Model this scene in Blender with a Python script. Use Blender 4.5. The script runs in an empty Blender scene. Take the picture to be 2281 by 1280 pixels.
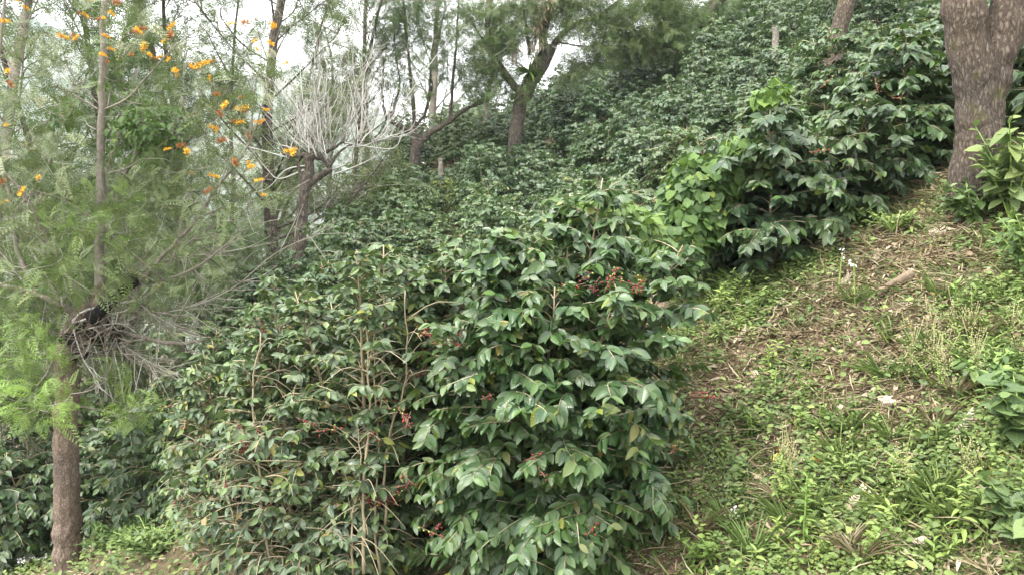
import bpy, math, random
import numpy as np
R_ = math.radians
sc = bpy.context.scene
# ------------------------------------------------------------------ camera, sky, sun
F = 1900.0; HY = 540.0; CX = 1140.5           # focal length and horizon in photograph pixels
cam = bpy.data.cameras.new('camera'); cam.lens = 30.0; cam.sensor_width = 36.0
cam.clip_end = 6000; cam.clip_start = 0.05
camo = bpy.data.objects.new('camera', cam); sc.collection.objects.link(camo)
PITCH = math.atan((640 - HY) / F)
camo.location = (0, 0, 0); camo.rotation_euler = (math.pi / 2 - PITCH, 0, 0)
sc.camera = camo
SUN_EL, SUN_AZ = 58.0, -125.0                  # azimuth measured from +Y towards +X
w = bpy.data.worlds.new("World"); sc.world = w; w.use_nodes = True
nt = w.node_tree; nt.nodes.clear()
wo = nt.nodes.new('ShaderNodeOutputWorld'); bg = nt.nodes.new('ShaderNodeBackground')
sky = nt.nodes.new('ShaderNodeTexSky'); sky.sky_type = 'NISHITA'; sky.sun_disc = False
sky.sun_elevation = R_(SUN_EL); sky.sun_rotation = R_(SUN_AZ)
sky.air_density = 1.2; sky.dust_density = 3.0
tc = nt.nodes.new('ShaderNodeTexCoord')
noi = nt.nodes.new('ShaderNodeTexNoise'); noi.inputs['Scale'].default_value = 2.2; noi.inputs['Detail'].default_value = 4
mp = nt.nodes.new('ShaderNodeMapping'); mp.inputs['Scale'].default_value = (1, 1, 2.5)
rm = nt.nodes.new('ShaderNodeMapRange')
rm.inputs['From Min'].default_value = .3; rm.inputs['From Max'].default_value = .7
rm.inputs['To Min'].default_value = 10.5; rm.inputs['To Max'].default_value = 14.5
cc = nt.nodes.new('ShaderNodeVectorMath'); cc.operation = 'SCALE'; cc.inputs[0].default_value = (1.0, .995, .975)
mx = nt.nodes.new('ShaderNodeMix'); mx.data_type = 'RGBA'; mx.inputs[0].default_value = .86
L = nt.links
L.new(tc.outputs['Generated'], mp.inputs[0]); L.new(mp.outputs[0], noi.inputs['Vector'])
L.new(noi.outputs[0], rm.inputs[0]); L.new(rm.outputs[0], cc.inputs['Scale'])
L.new(sky.outputs[0], mx.inputs[6]); L.new(cc.outputs[0], mx.inputs[7])
L.new(mx.outputs[2], bg.inputs[0]); bg.inputs[1].default_value = 0.14
L.new(bg.outputs[0], wo.inputs[0])
sl = bpy.data.lights.new('sun', 'SUN'); sl.energy = 2.7; sl.angle = R_(14); sl.color = (1, .96, .9)
so = bpy.data.objects.new('sun', sl); sc.collection.objects.link(so)
sdir = np.array([math.sin(R_(SUN_AZ)) * math.cos(R_(SUN_EL)), math.cos(R_(SUN_AZ)) * math.cos(R_(SUN_EL)), math.sin(R_(SUN_EL))])
from mathutils import Vector
so.rotation_euler = Vector(sdir).to_track_quat('Z', 'Y').to_euler()
sc.view_settings.view_transform = 'Standard'; sc.view_settings.look = 'None'
sc.view_settings.exposure = 1.42; sc.view_settings.gamma = 1
sc.cycles.max_bounces = 7; sc.cycles.diffuse_bounces = 3; sc.cycles.glossy_bounces = 2
sc.cycles.transmission_bounces = 4; sc.cycles.volume_bounces = 0
sc.cycles.use_denoising = True

# ------------------------------------------------------------------ helpers
C = sc.collection
def px(u, v, d): return np.array([(u - CX) / F * d, d, (HY - v) / F * d])
def pxa(pts, d):
    out = []
    for p in pts: out.append(px(p[0], p[1], p[2] if len(p) > 2 else d))
    return np.array(out)
def nrm(a): return a / np.maximum(np.linalg.norm(a, axis=-1, keepdims=True), 1e-9)
_r = np.random.default_rng(5)
_wv = [(_r.normal(size=2), _r.uniform(0, 6.28)) for _ in range(60)]
def noise2(x, y, s, k=0):
    t = 0
    for i in range(7):
        wv, ph = _wv[(i + 7 * k) % 60]
        t = t + np.sin((x * wv[0] + y * wv[1]) * s * (1 + .35 * i) * 2 + ph)
    return t / 7
def noise3(p, s, k=0):
    rr = np.random.default_rng(100 + k); t = 0
    for i in range(8):
        wv = rr.normal(size=3); t = t + np.sin(p @ wv * s * (1 + .3 * i) * 2 + rr.uniform(0, 6.28))
    return t / 8
GY = [-1e4, -1, 0, 1.2, 2.5, 3.2, 4, 5.5, 7, 7.5, 9.5, 11, 14, 18, 24, 30, 45, 60, 90, 200, 3000]
GZ = [-1.6, -1.6, -1.6, -2.3, -3.3, -3.35, -2.95, -2.35, -1.65, -1.45, -1.5, -1.75, -1.5, -.9, .9, 2.9, 5.4, 6, 2, -30, -60]
def H(x, y):
    x = np.asarray(x, float); y = np.asarray(y, float)
    g = (np.interp(y, GY, GZ) + np.interp(y - .4, GY, GZ) + np.interp(y + .4, GY, GZ)) / 3
    near = np.exp(-((y - 6) / 14) ** 2)
    far = np.clip((np.hypot(x, y) - 30) / 100, 0, 1)
    b = .10 * noise2(x, y, .7) + .07 * noise2(x, y, 1.4, 5) * near + .045 * noise2(x, y, 2.2, 1) + .02 * noise2(x, y, 6, 2) * near
    ax = np.abs(np.minimum(x, 0)); wf = np.clip((y - 10) / 7, 0, 1); wf = wf * wf * (3 - 2 * wf)
    dl = (1 - wf) * .42 * 45 * np.tanh(ax / 45) + wf * np.minimum(np.where(ax < 8, .0122 * ax ** 3, 6.25 + .9 * (ax - 8)), 50)
    t = (.5 * 45 * np.tanh(np.maximum(x, 0) / 45) - dl) * np.clip((y + 1) / 4, .25, 1)
    return t + g + b + far * 6 * noise2(x, y, .03, 3)

class MB:
    def __init__(s): s.v = []; s.f = []; s.lf = []; s.ag = []; s.n = 0; s.sm = True
    def add(s, v, f, lf=None, age=0.0, mat=0):
        v = np.asarray(v, float).reshape(-1, 3); f = np.asarray(f, int)
        if not len(v): return s
        s.v.append(v); s.f.append((f + s.n, mat)); s.n += len(v)
        s.lf.append(np.zeros((len(v), 3)) if lf is None else np.asarray(lf, float).reshape(-1, 3))
        s.ag.append(np.broadcast_to(np.asarray(age, float), (len(v),)).copy() if np.ndim(age) == 0 else np.asarray(age, float))
        return s
    def mesh(s, name, mats, off=(0, 0, 0), smooth=True):
        m = bpy.data.meshes.new(name)
        V = np.concatenate(s.v) - np.asarray(off)
        m.vertices.add(len(V)); m.vertices.foreach_set('co', V.astype(np.float32).ravel())
        li = np.concatenate([f.ravel() for f, _ in s.f]); cnt = np.concatenate([np.full(len(f), f.shape[1]) for f, _ in s.f])
        mi = np.concatenate([np.full(len(f), k) for f, k in s.f])
        st = np.concatenate([[0], np.cumsum(cnt)[:-1]])
        m.loops.add(len(li)); m.loops.foreach_set('vertex_index', li.astype(np.int32))
        m.polygons.add(len(cnt)); m.polygons.foreach_set('loop_start', st.astype(np.int32))
        m.polygons.foreach_set('material_index', mi.astype(np.int32))
        m.polygons.foreach_set('use_smooth', np.full(len(cnt), smooth, bool))
        a = m.attributes.new('lf', 'FLOAT_VECTOR', 'POINT'); a.data.foreach_set('vector', np.concatenate(s.lf).astype(np.float32).ravel())
        a = m.attributes.new('age', 'FLOAT', 'POINT'); a.data.foreach_set('value', np.concatenate(s.ag).astype(np.float32))
        for k in (mats if isinstance(mats, (list, tuple)) else [mats]): m.materials.append(k)
        m.update(calc_edges=True)
        return m
def link(name, mesh, parent=None, label=None, cat=None, group=None, kind=None, loc=None):
    o = bpy.data.objects.new(name, mesh); C.objects.link(o)
    if parent is not None: o.parent = parent
    if loc is not None: o.location = loc
    for k, v in (('label', label), ('category', cat), ('group', group), ('kind', kind)):
        if v: o[k] = v
    return o
def part(name, mb, mats, parent, off=(0, 0, 0), label=None, smooth=True):
    return link(name, mb.mesh(name, mats, off, smooth), parent, label=label)
def thing(name, label, cat, loc, group=None): return link(name, None, None, label, cat, group, None, tuple(loc))
def dup(root, loc, rz=0, sc_=1.0, label=None, group=None):
    r = root.copy(); C.objects.link(r); r.location = loc; r.rotation_euler = (0, 0, rz); r.scale = (sc_,) * 3 if np.ndim(sc_) == 0 else sc_
    if label: r['label'] = label
    if group: r['group'] = group
    for ch in list(root.children):
        c = ch.copy(); C.objects.link(c); c.parent = r
    return r

def resample(P, n):
    P = np.asarray(P, float); d = np.r_[0, np.cumsum(np.linalg.norm(np.diff(P, axis=0), axis=1))]
    # smooth through Catmull-Rom then resample
    Q = []
    m = len(P)
    for i in range(m - 1):
        p0 = P[max(i - 1, 0)]; p1 = P[i]; p2 = P[i + 1]; p3 = P[min(i + 2, m - 1)]
        for t in np.linspace(0, 1, 8, endpoint=False):
            Q.append(.5 * ((2 * p1) + (-p0 + p2) * t + (2 * p0 - 5 * p1 + 4 * p2 - p3) * t * t + (-p0 + 3 * p1 - 3 * p2 + p3) * t ** 3))
    Q.append(P[-1]); Q = np.array(Q)
    d = np.r_[0, np.cumsum(np.linalg.norm(np.diff(Q, axis=0), axis=1))]
    s = np.linspace(0, d[-1], n)
    return np.stack([np.interp(s, d, Q[:, k]) for k in range(3)], 1)
def tubes(mb, P, Rr, sides=5, rnd=None, age=0.0, mat=0, wob=0.0):
    """P (M,N,3), Rr (M,N)"""
    P = np.asarray(P, float); Rr = np.asarray(Rr, float)
    if P.ndim == 2: P = P[None]; Rr = Rr[None]
    M, N = P.shape[:2]
    if M == 0: return
    T = nrm(np.gradient(P, axis=1))
    ref = np.where(np.abs(T[:, :1, 2:3]) > .8, np.array([1., 0, 0]), np.array([0, 0, 1.]))
    ref = np.broadcast_to(ref, T.shape)
    U = nrm(np.cross(ref, T)); V = np.cross(T, U)
    a = np.arange(sides) / sides * 2 * math.pi
    rr = Rr[:, :, None, None]
    if wob:
        rr = rr * (1 + wob * noise3((P.reshape(-1, 3) * 1.0), 3.1, 3).reshape(M, N)[:, :, None, None]
                   + wob * np.sin(a * 3 + 1)[None, None, :, None] * .5)
    X = P[:, :, None] + rr * (np.cos(a)[None, None, :, None] * U[:, :, None] + np.sin(a)[None, None, :, None] * V[:, :, None])
    idx = np.arange(M * N * sides).reshape(M, N, sides)
    A = idx[:, :-1]; B = np.roll(A, -1, axis=2); Cc = np.roll(idx[:, 1:], -1, axis=2); D = idx[:, 1:]
    f = np.stack([A, B, Cc, D], -1).reshape(-1, 4); caps = np.concatenate([idx[:, 0, ::-1], idx[:, -1]])
    r = np.zeros(M) if rnd is None else rnd
    lf = np.zeros((M, N, sides, 3)); lf[..., 0] = (a / 6.283)[None, None, :]; lf[..., 1] = np.linspace(0, 1, N)[None, :, None]; lf[..., 2] = r[:, None, None]
    b0 = mb.n; mb.add(X, f, lf, age, mat); mb.f.append((caps + b0, mat))
def leaf_tpl(st, width, fold=.12, droop=.15, wav=0.0, heart=False):
    """st = stations 0..1 (excl. ends). Returns verts, faces(list of arrays), uv"""
    V = [(0, 0, 0)]; UV = [(0, 0)]
    for i, t in enumerate(st):
        if heart: hw = width * .5 * (math.sin(math.pi * (min(1, t * .95 + .16))) ** .7) * (1.15 if t < .4 else 1)
        else: hw = width * .5 * (math.sin(math.pi * t ** .85) ** .8)
        z = -droop * t * t; wz = wav * math.sin(t * 19)
        yb = t if not heart else t - (.12 if i == 0 else 0)
        V += [(-hw, yb, z + fold * hw / width * 2 * .5 + wz), (0, t, z - .01), (hw, yb, z + fold * hw / width * 2 * .5 - wz)]
        UV += [(-1, t), (0, t), (1, t)]
    V.append((0, 1, -droop)); UV.append((0, 1))
    n = len(st); q = []; tr = []
    tr += [(0, 2, 1), (0, 3, 2)]
    for i in range(n - 1):
        a = 1 + 3 * i; b = a + 3
        q += [(a, a + 1, b + 1, b), (a + 1, a + 2, b + 2, b + 1)]
    a = 1 + 3 * (n - 1); e = len(V) - 1
    tr += [(a, a + 1, e), (a + 1, a + 2, e)]
    return np.array(V, float), [np.array(q, int).reshape(-1, 4), np.array(tr, int)], np.array(UV, float)
def frond_tpl(k=8, lobes=True, w=.36, pw=.05, droop=.2):
    V = []; Fq = []; UV = []
    def quad(p0, p1, hw, zz=0):
        p0 = np.array(p0, float); p1 = np.array(p1, float); d = p1 - p0; n = np.array([-d[1], d[0], 0]); n /= max(np.linalg.norm(n), 1e-9)
        m = p0 + d * .45; b = len(V)
        V.extend([tuple(p0), tuple(m + n * hw), tuple(p1), tuple(m - n * hw)]); UV.extend([(0, 0), (1, .5), (0, 1), (-1, .5)]); Fq.append((b, b + 3, b + 2, b + 1))
    dz = lambda y: -droop * y * y
    for i in range(5):
        y0 = i / 5; y1 = (i + 1) / 5; quad((0, y0, dz(y0)), (0, y1, dz(y1)), .008)
    for i in range(k):
        t = .12 + .86 * i / (k - 1); ln = w * (1.12 - t) ** .8 * min(1, .55 + t * 2.2) + .03
        for sgn in (-1, 1):
            p0 = (0, t, dz(t)); p1 = (sgn * ln * .78, t + ln * .62, dz(t) - ln * .2)
            quad(p0, p1, pw * .5)
            if lobes:
                for s in (.45, .75):
                    c = [p0[j] + (p1[j] - p0[j]) * s for j in range(3)]
                    quad(c, (c[0] + sgn * ln * .10, c[1] + ln * .38, c[2]), pw * .32)
                    quad(c, (c[0] + sgn * ln * .36, c[1] - ln * .02, c[2]), pw * .32)
    quad((0, .97, dz(.97)), (0, 1.12, dz(1.1)), pw * .5)
    return np.array(V), [np.array(Fq, int)], np.array(UV)
def stamp(mb, tpl, P, D, Nn, S, W=1.0, rnd=None, age=0.0, mat=0):
    V, Fs, UV = tpl; n = len(P)
    if n == 0: return
    P = np.asarray(P, float); Y = nrm(np.asarray(D, float)); Z = np.asarray(Nn, float)
    Z = nrm(Z - (Z * Y).sum(1, keepdims=True) * Y); X = np.cross(Y, Z)
    S = np.broadcast_to(S, (n,)).astype(float); W = np.broadcast_to(W, (n,)).astype(float)
    out = P[:, None] + S[:, None, None] * (V[None, :, 0:1] * W[:, None, None] * X[:, None] + V[None, :, 1:2] * Y[:, None] + V[None, :, 2:3] * Z[:, None])
    k = len(V); lf = np.zeros((n, k, 3)); lf[:, :, 0] = UV[None, :, 0]; lf[:, :, 1] = UV[None, :, 1]
    rnd = np.random.default_rng(n).random(n) if rnd is None else rnd
    lf[:, :, 2] = rnd[:, None]
    ag = np.repeat(np.broadcast_to(age, (n,)), k)
    base = mb.n
    first = True
    for f in Fs:
        if not len(f): continue
        ff = (f[None] + (np.arange(n) * k)[:, None, None]).reshape(-1, f.shape[1])
        if first: mb.add(out, ff, lf, ag, mat); first = False
        else:
            mb.f.append((ff + base, mat))

# leaf templates
CL_NEAR = [leaf_tpl([.1, .28, .5, .72, .9], .52, .16, d, .012) for d in (.1, .28, .45)]
CL_MID = [leaf_tpl([.22, .55, .85], .54, .16, d) for d in (.12, .35)]
CL_FAR = [leaf_tpl([.45], .62, .16, .2)]
HEART = [leaf_tpl([.06, .3, .6, .85], 1.0, .12, d, heart=True) for d in (.1, .3)]
OVAL = [leaf_tpl([.15, .45, .8], .62, .14, d) for d in (.1, .3)]
SMALL = [leaf_tpl([.4], .62, .15, .12), leaf_tpl([.35], .5, .1, .3)]
LANCE = [leaf_tpl([.2, .55, .85], .2, .2, d) for d in (.2, .5)]
BLADE = [leaf_tpl([.3, .7], .04, .1, d) for d in (.2, .7)]
FR_NEAR = [frond_tpl(7, True, w_, .042, d) for d, w_ in ((.15, .42), (.4, .36), (.3, .5))]
FR_FAR = [frond_tpl(6, False, w_, .06, d) for d, w_ in ((.15, .42), (.45, .36))]
def stampv(mb, tpls, P, D, Nn, S, W=1.0, rnd=None, age=0.0, mat=0, rng=None):
    n = len(P); k = (rng or np.random.default_rng(3)).integers(0, len(tpls), n)
    S = np.broadcast_to(S, (n,)); W = np.broadcast_to(W, (n,)); age = np.broadcast_to(age, (n,))
    rnd = (rng or np.random.default_rng(4)).random(n) if rnd is None else rnd
    for i, t in enumerate(tpls):
        m = k == i; stamp(mb, t, P[m], D[m], Nn[m], S[m], W[m], rnd[m], age[m], mat)

# ------------------------------------------------------------------ materials
def newmat(name):
    m = bpy.data.materials.new(name); m.use_nodes = True; n = m.node_tree; n.nodes.clear()
    o = n.nodes.new('ShaderNodeOutputMaterial'); p = n.nodes.new('ShaderNodeBsdfPrincipled'); n.links.new(p.outputs[0], o.inputs[0])
    return m, n, p, o
def ramp(n, stops, inp, interp='LINEAR'):
    r = n.nodes.new('ShaderNodeValToRGB'); r.color_ramp.interpolation = interp
    e = r.color_ramp.elements
    while len(e) < len(stops): e.new(.5)
    for x, (p, c) in zip(e, stops): x.position = p; x.color = (*c, 1)
    n.links.new(inp, r.inputs[0]); return r.outputs[0]
def math_(n, op, a, b=None, c=None):
    k = n.nodes.new('ShaderNodeMath'); k.operation = op
    for i, v in enumerate((a, b, c)):
        if v is None: continue
        if isinstance(v, (int, float)): k.inputs[i].default_value = v
        else: n.links.new(v, k.inputs[i])
    return k.outputs[0]
def mixc(n, f, a, b, mode='MIX'):
    k = n.nodes.new('ShaderNodeMix'); k.data_type = 'RGBA'; k.blend_type = mode
    for i, v in ((0, f), (6, a), (7, b)):
        if isinstance(v, (int, float)): k.inputs[i].default_value = v
        elif isinstance(v, tuple): k.inputs[i].default_value = (*v, 1)
        else: n.links.new(v, k.inputs[i])
    return k.outputs[2]
def leafmat(name, stops, young, back, rough=.38, spec=.5, trans=.18, vein=.25, coat=0.0, objvar=.3, spots=0):
    m, n, p, o = newmat(name)
    at = n.nodes.new('ShaderNodeAttribute'); at.attribute_name = 'lf'
    ag = n.nodes.new('ShaderNodeAttribute'); ag.attribute_name = 'age'
    sp = n.nodes.new('ShaderNodeSeparateXYZ'); n.links.new(at.outputs['Vector'], sp.inputs[0])
    col = ramp(n, stops, sp.outputs[2])
    col = mixc(n, ag.outputs['Fac'], col, young)
    oi = n.nodes.new('ShaderNodeObjectInfo')
    hv = n.nodes.new('ShaderNodeHueSaturation'); n.links.new(col, hv.inputs['Color'])
    n.links.new(math_(n, 'MULTIPLY_ADD', oi.outputs['Random'], objvar, 1 - objvar * .5), hv.inputs['Value'])
    n.links.new(math_(n, 'MULTIPLY_ADD', oi.outputs['Random'], -.04, .52), hv.inputs['Hue'])
    col = hv.outputs[0]
    if vein:
        au = math_(n, 'ABSOLUTE', sp.outputs[0])
        mid = math_(n, 'LESS_THAN', au, .07)
        col = mixc(n, math_(n, 'MULTIPLY', mid, .45), col, young)
        ch = math_(n, 'SINE', math_(n, 'MULTIPLY', math_(n, 'SUBTRACT', sp.outputs[1], math_(n, 'MULTIPLY', au, .13)), 60.0))
        bp = n.nodes.new('ShaderNodeBump'); bp.inputs['Strength'].default_value = vein; bp.inputs['Distance'].default_value = .004
        n.links.new(ch, bp.inputs['Height']); n.links.new(bp.outputs[0], p.inputs['Normal'])
    if spots:
        tq = n.nodes.new('ShaderNodeTexCoord')
        def nz(sc_):
            k = n.nodes.new('ShaderNodeTexNoise'); k.inputs['Scale'].default_value = sc_; k.inputs['Detail'].default_value = 3; n.links.new(tq.outputs['Object'], k.inputs['Vector']); return k.outputs[0]
        def mr(v, a, b, t):
            k = n.nodes.new('ShaderNodeMapRange'); k.inputs[1].default_value = a; k.inputs[2].default_value = b; k.inputs[4].default_value = t; n.links.new(v, k.inputs[0]); return k.outputs[0]
        col = mixc(n, mr(nz(60), .66, .72, .75), col, (.11, .075, .03))          # blight spots
        col = mixc(n, mr(nz(2.2), .42, .62, .45), col, (.085, .135, .035))       # yellower boughs
        col = mixc(n, mr(nz(9), .5, .7, .22), col, (.16, .16, .12))              # dust
    ge = n.nodes.new('ShaderNodeNewGeometry')
    col2 = mixc(n, math_(n, 'MULTIPLY', ge.outputs['Backfacing'], .55), col, back)
    n.links.new(col2, p.inputs['Base Color'])
    p.inputs['Roughness'].default_value = rough
    n.links.new(math_(n, 'MULTIPLY_ADD', ge.outputs['Backfacing'], .3, math_(n, 'MULTIPLY_ADD', sp.outputs[2], .15, rough - .07)), p.inputs['Roughness'])
    p.inputs['Specular IOR Level'].default_value = spec
    if trans:
        tb = n.nodes.new('ShaderNodeBsdfTranslucent'); ms = n.nodes.new('ShaderNodeMixShader'); ms.inputs[0].default_value = trans
        yc = mixc(n, .5, col2, (.18, .30, .04), 'MIX'); n.links.new(yc, tb.inputs[0])
        n.links.new(p.outputs[0], ms.inputs[1]); n.links.new(tb.outputs[0], ms.inputs[2]); n.links.new(ms.outputs[0], o.inputs[0])
    return m
def barkmat(name, stops, scale=(9, 9, 2.2), bump=.6, lichen=None, moss=None, rough=.85, crack=True, dist=.03):
    m, n, p, o = newmat(name)
    tcn = n.nodes.new('ShaderNodeTexCoord'); mp_ = n.nodes.new('ShaderNodeMapping'); mp_.inputs['Scale'].default_value = scale
    n.links.new(tcn.outputs['Object'], mp_.inputs[0])
    n1 = n.nodes.new('ShaderNodeTexNoise'); n1.inputs['Scale'].default_value = 2.2; n1.inputs['Detail'].default_value = 9; n1.inputs['Roughness'].default_value = .68
    n1.inputs['Distortion'].default_value = .6
    n.links.new(mp_.outputs[0], n1.inputs['Vector'])
    n3 = n.nodes.new('ShaderNodeTexNoise'); n3.inputs['Scale'].default_value = 1.1; n3.inputs['Detail'].default_value = 3
    n.links.new(tcn.outputs['Object'], n3.inputs['Vector'])
    h = n1.outputs[0]
    if crack:
        vo = n.nodes.new('ShaderNodeTexVoronoi'); vo.feature = 'DISTANCE_TO_EDGE'; vo.inputs['Scale'].default_value = 3.2
        wn = n.nodes.new('ShaderNodeVectorMath'); wn.operation = 'MULTIPLY_ADD'; wn.inputs[1].default_value = (.9, .9, .9)
        n.links.new(n1.outputs['Color'], wn.inputs[0]); n.links.new(mp_.outputs[0], wn.inputs[2]); n.links.new(wn.outputs[0], vo.inputs['Vector'])
        cr = math_(n, 'MINIMUM', math_(n, 'MULTIPLY', vo.outputs['Distance'], 3.5), 1.0)
        h = math_(n, 'ADD', math_(n, 'MULTIPLY', cr, .55), math_(n, 'MULTIPLY', n1.outputs[0], .8))
        h = math_(n, 'MULTIPLY', h, .74)
    col = ramp(n, stops, h)
    mac = ramp(n, [(.35, (.8, .8, .82)), (.65, (1.15, 1.1, 1.02))], n3.outputs[0])
    col = mixc(n, 1.0, col, mac, 'MULTIPLY')
    if lichen:
        nl = n.nodes.new('ShaderNodeTexNoise'); nl.inputs['Scale'].default_value = 26; nl.inputs['Detail'].default_value = 4
        n.links.new(tcn.outputs['Object'], nl.inputs['Vector'])
        lm = n.nodes.new('ShaderNodeMapRange'); lm.inputs[1].default_value = .66; lm.inputs[2].default_value = .71; n.links.new(nl.outputs[0], lm.inputs[0])
        l2 = n.nodes.new('ShaderNodeMapRange'); l2.inputs[1].default_value = .48; l2.inputs[2].default_value = .62; n.links.new(n3.outputs[0], l2.inputs[0])
        col = mixc(n, math_(n, 'MULTIPLY', lm.outputs[0], l2.outputs[0]), col, lichen)
    if moss:
        nm = n.nodes.new('ShaderNodeTexNoise'); nm.inputs['Scale'].default_value = 4.5; nm.inputs['Detail'].default_value = 6
        n.links.new(tcn.outputs['Object'], nm.inputs['Vector'])
        mm = n.nodes.new('ShaderNodeMapRange'); mm.inputs[1].default_value = .58; mm.inputs[2].default_value = .72; mm.inputs[4].default_value = .6; n.links.new(nm.outputs[0], mm.inputs[0])
        col = mixc(n, mm.outputs[0], col, moss)
    n.links.new(col, p.inputs['Base Color']); p.inputs['Roughness'].default_value = rough; p.inputs['Specular IOR Level'].default_value = .25
    bp = n.nodes.new('ShaderNodeBump'); bp.inputs['Strength'].default_value = bump; bp.inputs['Distance'].default_value = dist
    n.links.new(h, bp.inputs['Height']); n.links.new(bp.outputs[0], p.inputs['Normal'])
    return m
def plainmat(name, stops, rough=.6, sc_=20, spec=.4, bump=0):
    m, n, p, o = newmat(name)
    at = n.nodes.new('ShaderNodeAttribute'); at.attribute_name = 'lf'
    sp = n.nodes.new('ShaderNodeSeparateXYZ'); n.links.new(at.outputs['Vector'], sp.inputs[0])
    n1 = n.nodes.new('ShaderNodeTexNoise'); n1.inputs['Scale'].default_value = sc_
    tcn = n.nodes.new('ShaderNodeTexCoord'); n.links.new(tcn.outputs['Object'], n1.inputs['Vector'])
    v = math_(n, 'ADD', sp.outputs[2], math_(n, 'MULTIPLY_ADD', n1.outputs[0], .3, -.15))
    n.links.new(ramp(n, stops, v), p.inputs['Base Color']); p.inputs['Roughness'].default_value = rough; p.inputs['Specular IOR Level'].default_value = spec
    return m
M = {}
M['coffee'] = leafmat('coffee_leaf', [(0, (.032, .072, .024)), (.5, (.050, .104, .033)), (.88, (.078, .138, .042)), (.95, (.12, .18, .035)), (.975, (.22, .24, .03)), (1, (.20, .13, .05))],
                      (.12, .21, .045), (.085, .14, .07), rough=.36, spec=.72, spots=1)
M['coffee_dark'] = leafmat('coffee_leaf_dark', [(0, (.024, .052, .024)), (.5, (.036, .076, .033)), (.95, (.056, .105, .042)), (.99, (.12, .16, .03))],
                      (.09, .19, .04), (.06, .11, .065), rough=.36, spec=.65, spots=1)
M['coffee_open'] = leafmat('coffee_leaf_open', [(0, (.042, .078, .038)), (.45, (.062, .105, .05)), (.85, (.085, .13, .055)), (.93, (.14, .18, .045)), (.975, (.26, .26, .03)), (1, (.24, .15, .05))],
                      (.16, .25, .06), (.10, .15, .08), rough=.38, spec=.7, spots=1)
M['vine'] = leafmat('vine_leaf', [(0, (.045, .085, .03)), (.5, (.075, .13, .042)), (.9, (.115, .18, .05)), (1, (.22, .26, .05))], (.20, .31, .05), (.12, .2, .07), rough=.5, spec=.4, trans=.25)
M['broad'] = leafmat('broad_leaf', [(0, (.065, .11, .045)), (.6, (.11, .17, .06)), (.93, (.15, .21, .065)), (1, (.30, .28, .06))], (.19, .27, .07), (.13, .2, .1), rough=.5, spec=.45, trans=.22)
M['fern'] = leafmat('feathery_leaf', [(0, (.06, .08, .042)), (.5, (.10, .125, .06)), (.9, (.145, .175, .085)), (1, (.24, .21, .11))], (.17, .30, .05), (.10, .13, .075), rough=.45, spec=.5, trans=.2, vein=0)
M['fern_far'] = leafmat('feathery_leaf_far', [(0, (.055, .078, .038)), (.5, (.10, .13, .055)), (.9, (.15, .185, .075)), (1, (.18, .16, .085))], (.13, .24, .05), (.09, .125, .07), rough=.5, spec=.4, trans=.2, vein=0)
M['olive'] = leafmat('olive_leaf', [(0, (.075, .085, .04)), (.6, (.11, .12, .05)), (1, (.17, .15, .06))], (.15, .22, .05), (.12, .14, .08), rough=.55, trans=.25, vein=0)
M['weed'] = leafmat('weed_leaf', [(0, (.06, .10, .035)), (.35, (.11, .17, .055)), (.7, (.17, .24, .075)), (.92, (.24, .29, .09)), (.965, (.26, .15, .08)), (1, (.42, .34, .06))], (.27, .37, .09), (.15, .2, .08), rough=.55, spec=.4, trans=.25, vein=0)
M['dry'] = plainmat('dry_leaf', [(0, (.10, .07, .045)), (.35, (.22, .165, .105)), (.6, (.34, .275, .185)), (.85, (.48, .41, .30)), (1, (.55, .47, .36))], .8, spec=.2)
M['straw'] = plainmat('straw', [(0, (.16, .12, .07)), (.5, (.32, .26, .16)), (1, (.52, .46, .32))], .8, spec=.2)
M['stalk'] = plainmat('green_stalk', [(0, (.16, .27, .06)), (1, (.30, .42, .10))], .5)
M['twig'] = plainmat('coffee_twig', [(0, (.15, .12, .07)), (.5, (.27, .225, .14)), (1, (.42, .37, .26))], .75, spec=.25)
M['greytwig'] = plainmat('grey_twig', [(0, (.13, .115, .09)), (.5, (.25, .225, .19)), (1, (.42, .40, .35))], .8, spec=.25)
M['whitetwig'] = plainmat('bare_white_twig', [(0, (.28, .265, .24)), (.5, (.44, .42, .385)), (1, (.62, .60, .56))], .8, spec=.2)
M['bark'] = barkmat('grey_brown_bark', [(.2, (.036, .030, .025)), (.45, (.095, .080, .066)), (.7, (.17, .148, .125)), (.9, (.28, .25, .22))], lichen=(.42, .43, .38))
M['bark_big'] = barkmat('furrowed_bark', [(.22, (.04, .031, .025)), (.45, (.125, .10, .08)), (.68, (.175, .145, .118)), (.95, (.23, .198, .165))], scale=(11, 11, 3.6), bump=.8, lichen=(.40, .41, .35), moss=(.11, .11, .03), dist=.045)
M['bark_left'] = barkmat('brown_bark', [(.2, (.07, .052, .042)), (.45, (.19, .145, .115)), (.68, (.29, .235, .19)), (.9, (.40, .35, .29))], scale=(16, 16, 7), bump=.55, lichen=(.4, .4, .36), dist=.02)
M['bark_dark'] = barkmat('dark_rough_bark', [(.25, (.012, .010, .008)), (.5, (.05, .040, .033)), (.75, (.12, .10, .085))], scale=(14, 14, 9), bump=.9, dist=.03)
M['bark_smooth'] = barkmat('smooth_grey_bark', [(.2, (.09, .08, .065)), (.5, (.21, .19, .16)), (.8, (.36, .34, .30))], scale=(14, 14, 10), bump=.3, lichen=(.5, .5, .46), crack=False, dist=.01)
M['char'] = barkmat('charred_wood', [(.2, (.006, .006, .006)), (.6, (.02, .018, .017)), (.9, (.05, .045, .04))], bump=.9)
M['wood'] = barkmat('bare_old_wood', [(.2, (.12, .09, .06)), (.5, (.30, .24, .17)), (.85, (.50, .43, .33))], scale=(20, 20, 3), bump=.5, crack=False, dist=.01)
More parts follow.
